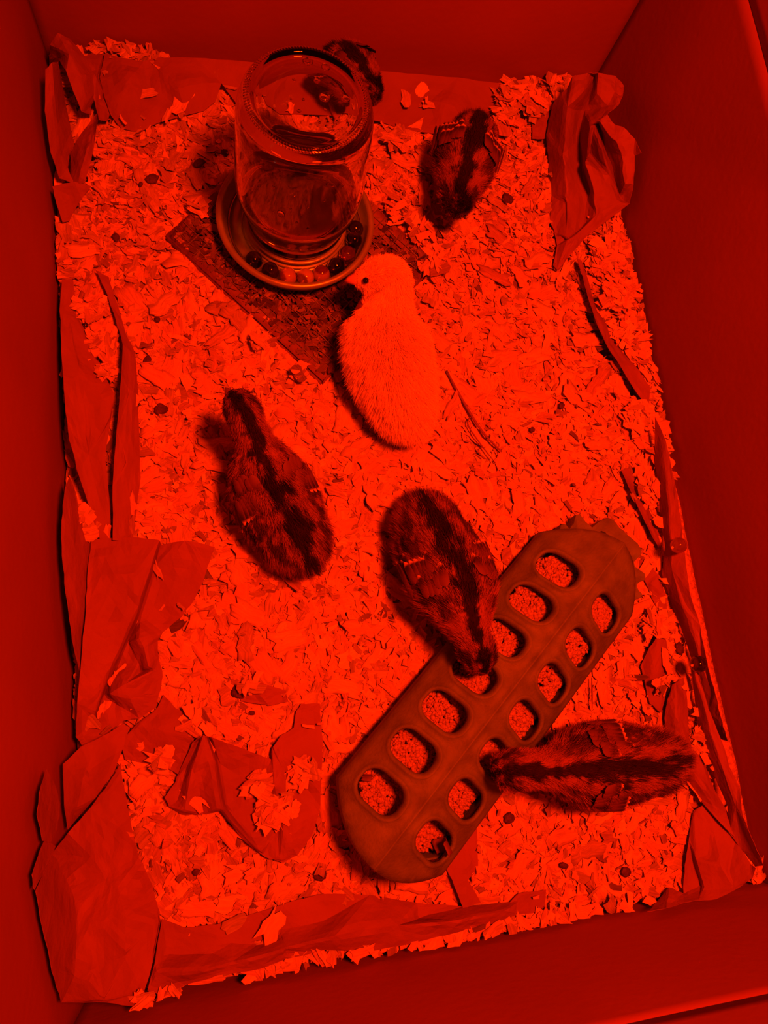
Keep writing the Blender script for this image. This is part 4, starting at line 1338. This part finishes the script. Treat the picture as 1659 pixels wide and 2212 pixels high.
    n = len(P0)
    tn = tang[kk]; tn = tn / (np.linalg.norm(tn, axis=1)[:, None] + 1e-9)
    hd = smooth(0.40, 0.54, t)
    L = (len_body * (1 - hd) + len_head * hd) * r.uniform(0.6, 1.15, n)
    L *= 1 - 0.5 * smooth(0.96, 1.0, t)
    if wings:
        L *= 1 - 0.66 * smooth(0.08, 0.14, t) * smooth(0.36, 0.27, t) * smooth(0.40, 0.52, np.abs(wn)) * smooth(-0.2, 0.05, up)
    clump = np.stack([np.array([noise.noise(Vector(p) * 210 + Vector((q, 0, 0))) for p in P0]) for q in (0, 31, 77)], -1)
    na = (0.62 if kind != 'pale' else 0.80)
    dirn = N0 * na - tn * (0.75 if kind != 'pale' else 0.55) + clump * 0.45 + r.normal(0, 0.14, (n, 3)) + np.array([0, 0, -0.10])
    dirn /= np.linalg.norm(dirn, axis=1)[:, None]
    bend = -tn * 0.5 + np.array([0, 0, -0.25]) + r.normal(0, 0.15, (n, 3))
    ks = np.array([0.0, 0.35, 0.7, 1.0])
    pts = P0[:, None, :] - N0[:, None, :] * 0.0004 + dirn[:, None, :] * (ks[None, :, None] * L[:, None, None]) + bend[:, None, :] * ((ks ** 2)[None, :, None] * L[:, None, None] * 0.35)
    pts[..., 2] = np.maximum(pts[..., 2], 0.004)
    hc = bpy.data.hair_curves.new('down')
    hc.add_curves([4] * n)
    hc.position_data.foreach_set('vector', pts.astype(np.float32).ravel())
    rad = hc.attributes.get('radius') or hc.attributes.new('radius', 'FLOAT', 'POINT')
    rw = (0.00011 if kind != 'pale' else 0.00012) * np.array([1.0, 0.9, 0.6, 0.15])
    rad.data.foreach_set('value', np.tile(rw, n).astype(np.float32))
    hcol = hc.attributes.new('Col', 'FLOAT_COLOR', 'CURVE')
    Ccol = chick_color(kind, t, wn, up, P0, r)
    hcol.data.foreach_set('color', np.concatenate([Ccol, np.ones((n, 1))], 1).astype(np.float32).ravel())
    hc.materials.append(M_DOWN)
    ho = bpy.data.objects.new('down', hc); COL.objects.link(ho)
    child(ho, root)

    # beak
    bt = Vector(at(beak_tip[0], beak_tip[1], beak_tip[2] / 100))
    fb = Vector(Q[-1, :3])
    dv = (bt - fb); bl = dv.length
    bm = bmesh.new()
    base_r = 0.0052 if kind == 'pale' else 0.0040
    tube_bm(bm, [fb - dv * 0.15 + Vector((0, 0, 0.0004)), fb + dv * 0.3 + Vector((0, 0, 0.0010)), fb + dv * 0.7 + Vector((0, 0, 0.0008)), bt], [base_r, base_r * 0.85, base_r * 0.5, 0.0004], 12)
    tube_bm(bm, [fb - dv * 0.15 - Vector((0, 0, 0.0012)), fb + dv * 0.4 - Vector((0, 0, 0.0010)), fb + dv * 0.85 - Vector((0, 0, 0.0006))], [base_r * 0.8, base_r * 0.55, 0.0004], 12)
    child(from_bm('beak', bm, M_BEAKP if kind == 'pale' else M_BEAKD), root)
    for (ex, ey, ez) in eyes:
        p = at(ex, ey, ez / 100)
        bm = bmesh.new()
        bmesh.ops.create_uvsphere(bm, u_segments=16, v_segments=10, radius=0.0023)
        for v_ in bm.verts: v_.co += Vector(p)
        child(from_bm('eye', bm, M_EYE), root)

    # young wing feathers
    if wings:
        for s in (1, -1):
            kw = int(0.36 * 45)
            wp = Q[kw, :3] + lat[kw] * s * Q[kw, 3] * 0.9
            wing = child(empty('wing', (float(wp[0]), float(wp[1]), float(wp[2]))), root)
            for row, (me_, cnt, t0, out, upk) in enumerate(((PRIMARY, 6, 0.36, 0.98, 0.10), (COVERT, 6, 0.33, 0.84, 0.36), (COVERT, 5, 0.39, 0.76, 0.48))):
                for i in range(cnt):
                    f = i / (cnt - 1)
                    k = int(np.clip(t0 - 0.02 * f, 0, 1) * 45)
                    ou = out - 0.34 * f
                    upv = upk + 0.34 * f
                    nrm = Vector(lat[k]) * s * ou + Vector((0, 0, upv + 0.15)); nrm.normalize()
                    base_p = Vector(Q[k, :3]) + Vector(lat[k]) * s * Q[k, 3] * ou * 0.96 + Vector((0, 0, Q[k, 4] * upv)) + nrm * (0.0055 + 0.0008 * row)
                    back = -Vector(tang[k]).normalized() + Vector(lat[k]) * s * (0.12 - 0.22 * f) + Vector((0, 0, -0.06))
                    back.normalize()
                    yv = nrm.cross(back).normalized(); zv = back.cross(yv).normalized()
                    o = bpy.data.objects.new('feather', me_); COL.objects.link(o)
                    o.matrix_world = Matrix(((back.x, yv.x, zv.x, base_p.x), (back.y, yv.y, zv.y, base_p.y), (back.z, yv.z, zv.z, base_p.z), (0, 0, 0, 1)))
                    child(o, wing)
    return root


make_chick('fluffy pale chick with its beak at the rim of the drinking dish',
           [(886, 912, 3.2, 0.7, 0.8), (872, 880, 3.6, 1.8, 1.6), (850, 815, 4.2, 2.55, 2.5), (834, 745, 4.4, 2.8, 2.8), (828, 692, 5.0, 2.35, 2.5),
            (840, 642, 6.2, 1.55, 1.9), (844, 604, 7.2, 1.4, 1.5), (822, 598, 7.3, 1.25, 1.3), (792, 602, 7.1, 0.9, 0.9), (776, 604, 7.0, 0.4, 0.4)],
           'pale', (744, 607, 6.6), [(790, 606, 7.9), (808, 570, 6.5)], hair=70000, len_body=0.0105, len_head=0.0046, wings=False, seed=4)
make_chick('striped brown chick standing alone left of centre with its head raised',
           [(654, 1190, 3.0, 1.3, 1.2), (636, 1150, 3.8, 2.35, 2.1), (602, 1085, 4.4, 2.85, 2.6), (575, 1025, 5.0, 2.35, 2.4), (556, 968, 6.0, 1.35, 1.6),
            (538, 922, 7.4, 1.05, 1.15), (524, 888, 8.2, 1.18, 1.15), (510, 868, 8.2, 0.85, 0.85), (500, 858, 8.0, 0.4, 0.4)],
           'striped', (487, 838, 7.6), [(498, 896, 8.3), (543, 868, 8.3)], seed=5)
make_chick('striped brown chick pecking at the left side of the feeder with lowered head',
           [(912, 1112, 3.2, 1.4, 1.3), (930, 1150, 4.2, 2.4, 2.2), (958, 1210, 4.8, 2.95, 2.7), (985, 1275, 5.4, 2.75, 2.7), (1006, 1335, 5.9, 1.75, 1.9),
            (1020, 1376, 6.3, 1.1, 1.2), (1032, 1408, 6.2, 1.25, 1.15), (1036, 1430, 5.8, 0.95, 0.85), (1038, 1444, 5.4, 0.4, 0.4)],
           'striped', (1038, 1458, 4.7), [(1010, 1424, 6.3), (1060, 1416, 6.3)], seed=6)
make_chick('striped brown chick pecking at the right side of the feeder, tail towards the right panel',
           [(1446, 1640, 4.0, 1.2, 1.1), (1396, 1646, 4.6, 2.2, 2.0), (1320, 1652, 4.8, 2.75, 2.5), (1255, 1655, 5.3, 2.35, 2.4), (1196, 1660, 5.9, 1.4, 1.55),
            (1145, 1662, 6.3, 1.12, 1.2), (1105, 1662, 6.4, 1.25, 1.15), (1086, 1660, 6.1, 0.9, 0.85), (1076, 1660, 5.7, 0.4, 0.4)],
           'striped', (1062, 1658, 5.0), [(1098, 1690, 6.5), (1096, 1636, 6.5)], seed=7)
make_chick('striped brown chick bowing its head to the bedding near the far right heap',
           [(1026, 282, 3.6, 1.1, 1.1), (1018, 304, 4.2, 2.0, 1.9), (1006, 340, 4.4, 2.45, 2.3), (998, 372, 4.6, 2.3, 2.2), (992, 396, 5.2, 1.5, 1.5),
            (989, 416, 5.4, 1.5, 1.4), (985, 438, 4.6, 1.2, 1.1), (980, 452, 3.6, 0.5, 0.5)],
           'striped', (974, 474, 2.2), [(966, 432, 5.0), (1006, 434, 5.0)], seed=8, len_body=0.0065)
make_chick('striped brown chick half hidden behind the glass jar at the back panel',
           [(716, 150, 3.4, 0.7, 0.7), (732, 152, 4.0, 1.6, 1.6), (752, 158, 4.4, 2.1, 2.1), (770, 168, 4.8, 1.9, 1.9), (786, 180, 5.0, 1.2, 1.3),
            (796, 194, 4.8, 1.1, 1.1), (802, 206, 4.2, 0.8, 0.8), (804, 214, 3.8, 0.4, 0.4)],
           'striped', (806, 226, 3.2), [(786, 200, 5.0), (812, 198, 5.0)], seed=9, hair=26000, len_body=0.007)

# ---------------------------------------------------------------- droppings and straws on the bedding
DROPS = [((430, 352), 0.011, 'dark dropping on the bedding left of the jar, nearest the jar'), ((328, 386), 0.012, 'largest dark dropping left of the jar'), ((304, 398), 0.006, 'small dark dropping touching the largest one left of the jar'),
         ((486, 330), 0.008, 'dark dropping just left of the glass jar'), ((250, 512), 0.008, 'dark dropping near the left tip of the wire platform'), ((1096, 430), 0.0125, 'dark angular dropping right of the chick near the far right heap'),
         ((514, 1496), 0.011, 'dark dropping on the bedding above the two-ridged torn paper'), ((544, 1540), 0.005, 'tiny dark dropping just above the two-ridged torn paper'), ((692, 1888), 0.012, 'dark dropping near the near end of the feeder'), ((424, 1884), 0.006, 'small dark dropping right of the near left corner sheet'),
         ((1100, 1768), 0.009, 'dark dropping below the head of the chick at the right side of the feeder'), ((318, 780), 0.009, 'dark dropping beside the upright paper fold on the left'), ((348, 884), 0.012, 'flat dark dropping left of the standing striped chick'), ((1352, 1884), 0.008, 'dark dropping in the bedding near the near right corner sheet'),
         ((715, 800), 0.012, 'lump of soiled litter at the near corner of the wire platform'), ((745, 835), 0.010, 'lump of soiled litter just below the near corner of the wire platform'), ((1213, 876), 0.007, 'dark dropping on the right of the open bedding'), ((1150, 928), 0.006, 'small dark dropping in the open bedding right of the pale chick'), ((1468, 1400), 0.013, 'dark lump in the hollow between papers right of the feeder'), ((340, 690), 0.006, 'small dropping below the left tip of the wire platform'),
         ((1218, 1870), 0.007, 'dark dropping among shavings right of the feeder end')]
for (px, py), s, lab in DROPS:
    p = at(px, py, 0.008)
    bm = bmesh.new()
    bmesh.ops.create_icosphere(bm, subdivisions=3, radius=1)
    sx, sy = random.uniform(0.75, 1.0), random.uniform(0.55, 0.85)
    for v in bm.verts:
        k = 1 + 0.30 * noise.noise(v.co * 1.6 + Vector((px, py, 0))) + 0.14 * noise.noise(v.co * 5 + Vector((py, px, 0)))
        v.co = Vector((v.co.x * sx * k, v.co.y * sy * k, v.co.z * 0.38 * k)) * (s * 0.5)
    o = from_bm('dropping', bm, M_DROP)
    zl = 0.0125 if 700 < px < 760 and 780 < py < 850 else 0.0075
    o.location = (p[0], p[1], zl + 0.0005)
    o.rotation_euler = (0, 0, random.uniform(0, 6.28))
    tag(o, lab, 'dropping', 'droppings on the bedding')

STRAWS = [([(965, 800), (990, 848), (1020, 900), (1048, 940), (1084, 976)], 0.0011, 'long dark straw lying in the bedding right of the pale chick'),
          ([(1022, 896), (1010, 915), (1035, 955), (1070, 1000)], 0.0006, 'thin dark straw crossing the long straw right of the pale chick'),
          ([(1278, 1464), (1279, 1500), (1279, 1530)], 0.0006, 'short dark needle standing in the bedding right of the feeder'),
          ([(493, 840), (494, 880), (508, 940)], 0.0005, 'thin straw beside the head of the standing striped chick')]
for pl, rad, lab in STRAWS:
    bm = bmesh.new()
    q = catmull([at(x, y, 0.0115) for x, y in pl], 14)
    tube_bm(bm, [Vector(p) for p in q], [rad * (0.6 + 0.4 * math.sin(math.pi * i / 13)) for i in range(14)], 6)
    tag(from_bm('straw', bm, M_STRAW), lab, 'straw')
bpy.context.view_layer.update()
for o in bpy.data.objects:
    if o.type == 'MESH' and o.name.startswith(('small_shavings', 'sawdust_layer', 'kraft_paper', 'caked_litter', 'soiled_layer', 'drinking_dish', 'frame_board', 'wood_shaving', 'mesh_wire')):
        o.cycles.is_caustics_receiver = True
